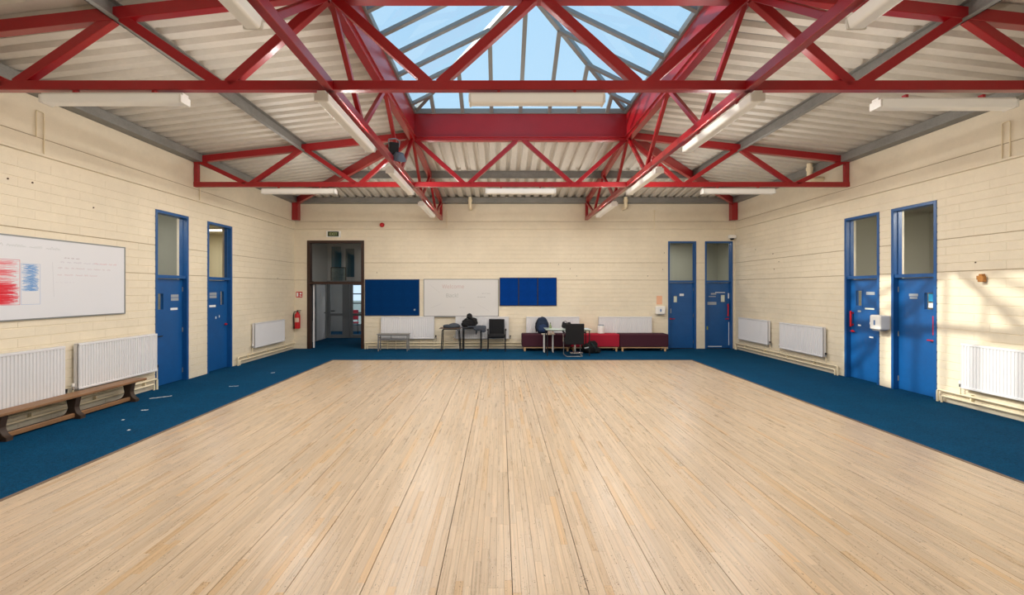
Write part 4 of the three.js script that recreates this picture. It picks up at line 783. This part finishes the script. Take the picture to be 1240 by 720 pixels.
{
  const o = thing('white_stool', 'small white stool holding two mugs beside the glass table', 'stool', [1.37, 0, -12.91]);
  mesh('top', rbox(0.38, 0.022, 0.2, 0.006), std('#e6d9c6', 0.5), o, [0, 0.515, 0]);
  for (const x of [-0.12, 0.13]) for (const z of [-0.08, 0.08]) mesh('leg', cyl(0.016, 0.014, 0.505, x, 0.2525, z, 10), M.whitePlastic, o);
  const mug = thing('mug', 'pale mug standing in the middle of the small white stool', 'mug', [1.38, 0.526, -12.9], 0, 'mugs on the white stool');
  mesh('cup', new THREE.LatheGeometry([[0, 0], [0.032, 0], [0.037, 0.09], [0.033, 0.09], [0.029, 0.006], [0, 0.006]].map((p) => new THREE.Vector2(...p)), 18), std('#ecd9cf', 0.4), mug); mesh('handle', tube([[0.035, 0.07, 0], [0.06, 0.06, 0], [0.058, 0.03, 0], [0.033, 0.022, 0]], 0.006), std('#ecd9cf', 0.4), mug);
  const m2 = mug.clone(); m2.name = numbered('mug'); m2.userData = { ...mug.userData, label: 'pale mug at the end of the small white stool nearer the office chair' }; m2.position.set(1.5, 0.526, -12.92); m2.rotation.y = 2; scene.add(m2);
}
{ // office chair seen from behind
  const o = thing('office_chair', 'black office chair with its tall back to the hall, at the glass table', 'chair', [1.97, 0, -12.05]);
  mesh('backrest', rbox(0.5, 0.56, 0.06, 0.025, 0, 0, 0, 3), M.fabricBlack, o, [0, 0.61, 0.12], [0.1, 0, 0]);
  mesh('seat', rbox(0.49, 0.1, 0.46, 0.04, 0, 0.42, -0.16, 3), M.fabricBlack, o);
  mesh('sled_frame', pipe([[-0.23, 0.4, -0.34], [-0.23, 0.015, -0.36], [-0.21, 0.015, 0.1], [0.21, 0.015, 0.1], [0.23, 0.015, -0.36], [0.23, 0.4, -0.34]], 0.013, 0.06), M.steelGrey, o);
  for (const s of [-1, 1]) { mesh('armrest_frame', pipe([[s * 0.27, 0.38, -0.1], [s * 0.275, 0.64, -0.1], [s * 0.275, 0.64, 0.1]], 0.013, 0.05), M.chrome, o); mesh('armrest', rbox(0.05, 0.03, 0.25, 0.01), M.black, o, [s * 0.275, 0.655, -0.02]); }
  mesh('column', cyl(0.025, 0.025, 0.32, 0.06, 0.22, -0.2, 14), M.chrome, o); mesh('foot_plate', rbox(0.34, 0.05, 0.12, 0.01), M.chrome, o, [0.1, 0.06, -0.24]);
}
{
  const o = thing('floor_bag', 'black bag with white flash slumped on the carpet under the glass table', 'bag', [2.52, 0, -12.72]);
  mesh('bag_body', lumpy([[0, 0.13, 0, 0.22, 0.135, 0.17, 5], [0.08, 0.19, -0.02, 0.14, 0.15, 0.12, 7], [0.2, 0.08, 0.02, 0.1, 0.085, 0.1, 2]]), M.fabricBlack, o);
  mesh('flash', box(0.12, 0.03, 0.006, -0.08, 0.19, 0.165), signWhite, o, [0, 0, 0], [0, 0, 0.2]);
  mesh('strap', tube([[0.02, 0.3, 0.1], [0.1, 0.2, 0.16], [0.16, 0.05, 0.13]], 0.016), std('#1c3b3a', 0.8), o);
}
// paper scraps on the carpet
const scrapM = std('#dfe6ea', 0.8);
for (const [x, z, w, d, a, label] of [[-5.66, -7.5, 0.3, 0.03, 0.7, 'long white paper strip on the carpet before the blue door'], [-5.3, -6.7, 0.09, 0.03, 0.2, 'small white paper scrap on the carpet near the gym bench'], [-4.95, -8.35, 0.16, 0.02, 0.3, 'thin white paper shred on the carpet before the second blue door'], [-4.75, -5.75, 0.03, 0.03, 0.2, 'tiny white crumb on the carpet near the wooden floor edge'], [-5.2, -6.2, 0.03, 0.025, 0.2, 'tiny white crumb on the carpet beside the gym bench'], [-4.9, -9.7, 0.08, 0.04, 0.9, 'crumpled white scrap on the carpet between blue door and wooden floor']]) {
  const g = new THREE.PlaneGeometry(w, d, 6, 2).rotateX(-Math.PI / 2), p = g.attributes.position; for (let i = 0; i < p.count; i++) p.setY(i, 0.003 + 0.003 * Math.sin(i * 2.3)); g.computeVertexNormals();
  lone('paper_scrap', mergeGeometries([g, g.clone().translate(0, -0.002, 0)]), scrapM, label, 'paper', [x, 0, z], a, 'paper scraps on the carpet');
}
// empty wall plugs left by old fixings
for (const [w, list] of [[wallR, [[1.1, 2.9], [1.9, 2.72], [2.15, 2.5], [1.95, 2.32], [6.9, 2.2], [7.6, 2.66]]], [wallB, [[8.0, 2.55], [8.35, 2.42], [8.55, 2.2], [10.7, 2.2], [5.6, 2.6], [2.5, 2.3], [11.2, 2.9], [11.15, 2.4]]], [wallL, [[5.9, 3.2], [6.2, 3.22], [7.1, 3.05], [10.6, 2.35], [12.8, 2.1]]]])
  for (const [u, y] of list) mesh('wall_plug', cyl(0.012, 0.012, 0.006, 0, 0, 0, 8).rotateX(Math.PI / 2), std('#5d4634', 0.9), w, [u, y, 0.002]);
renderer.render(scene, camera);
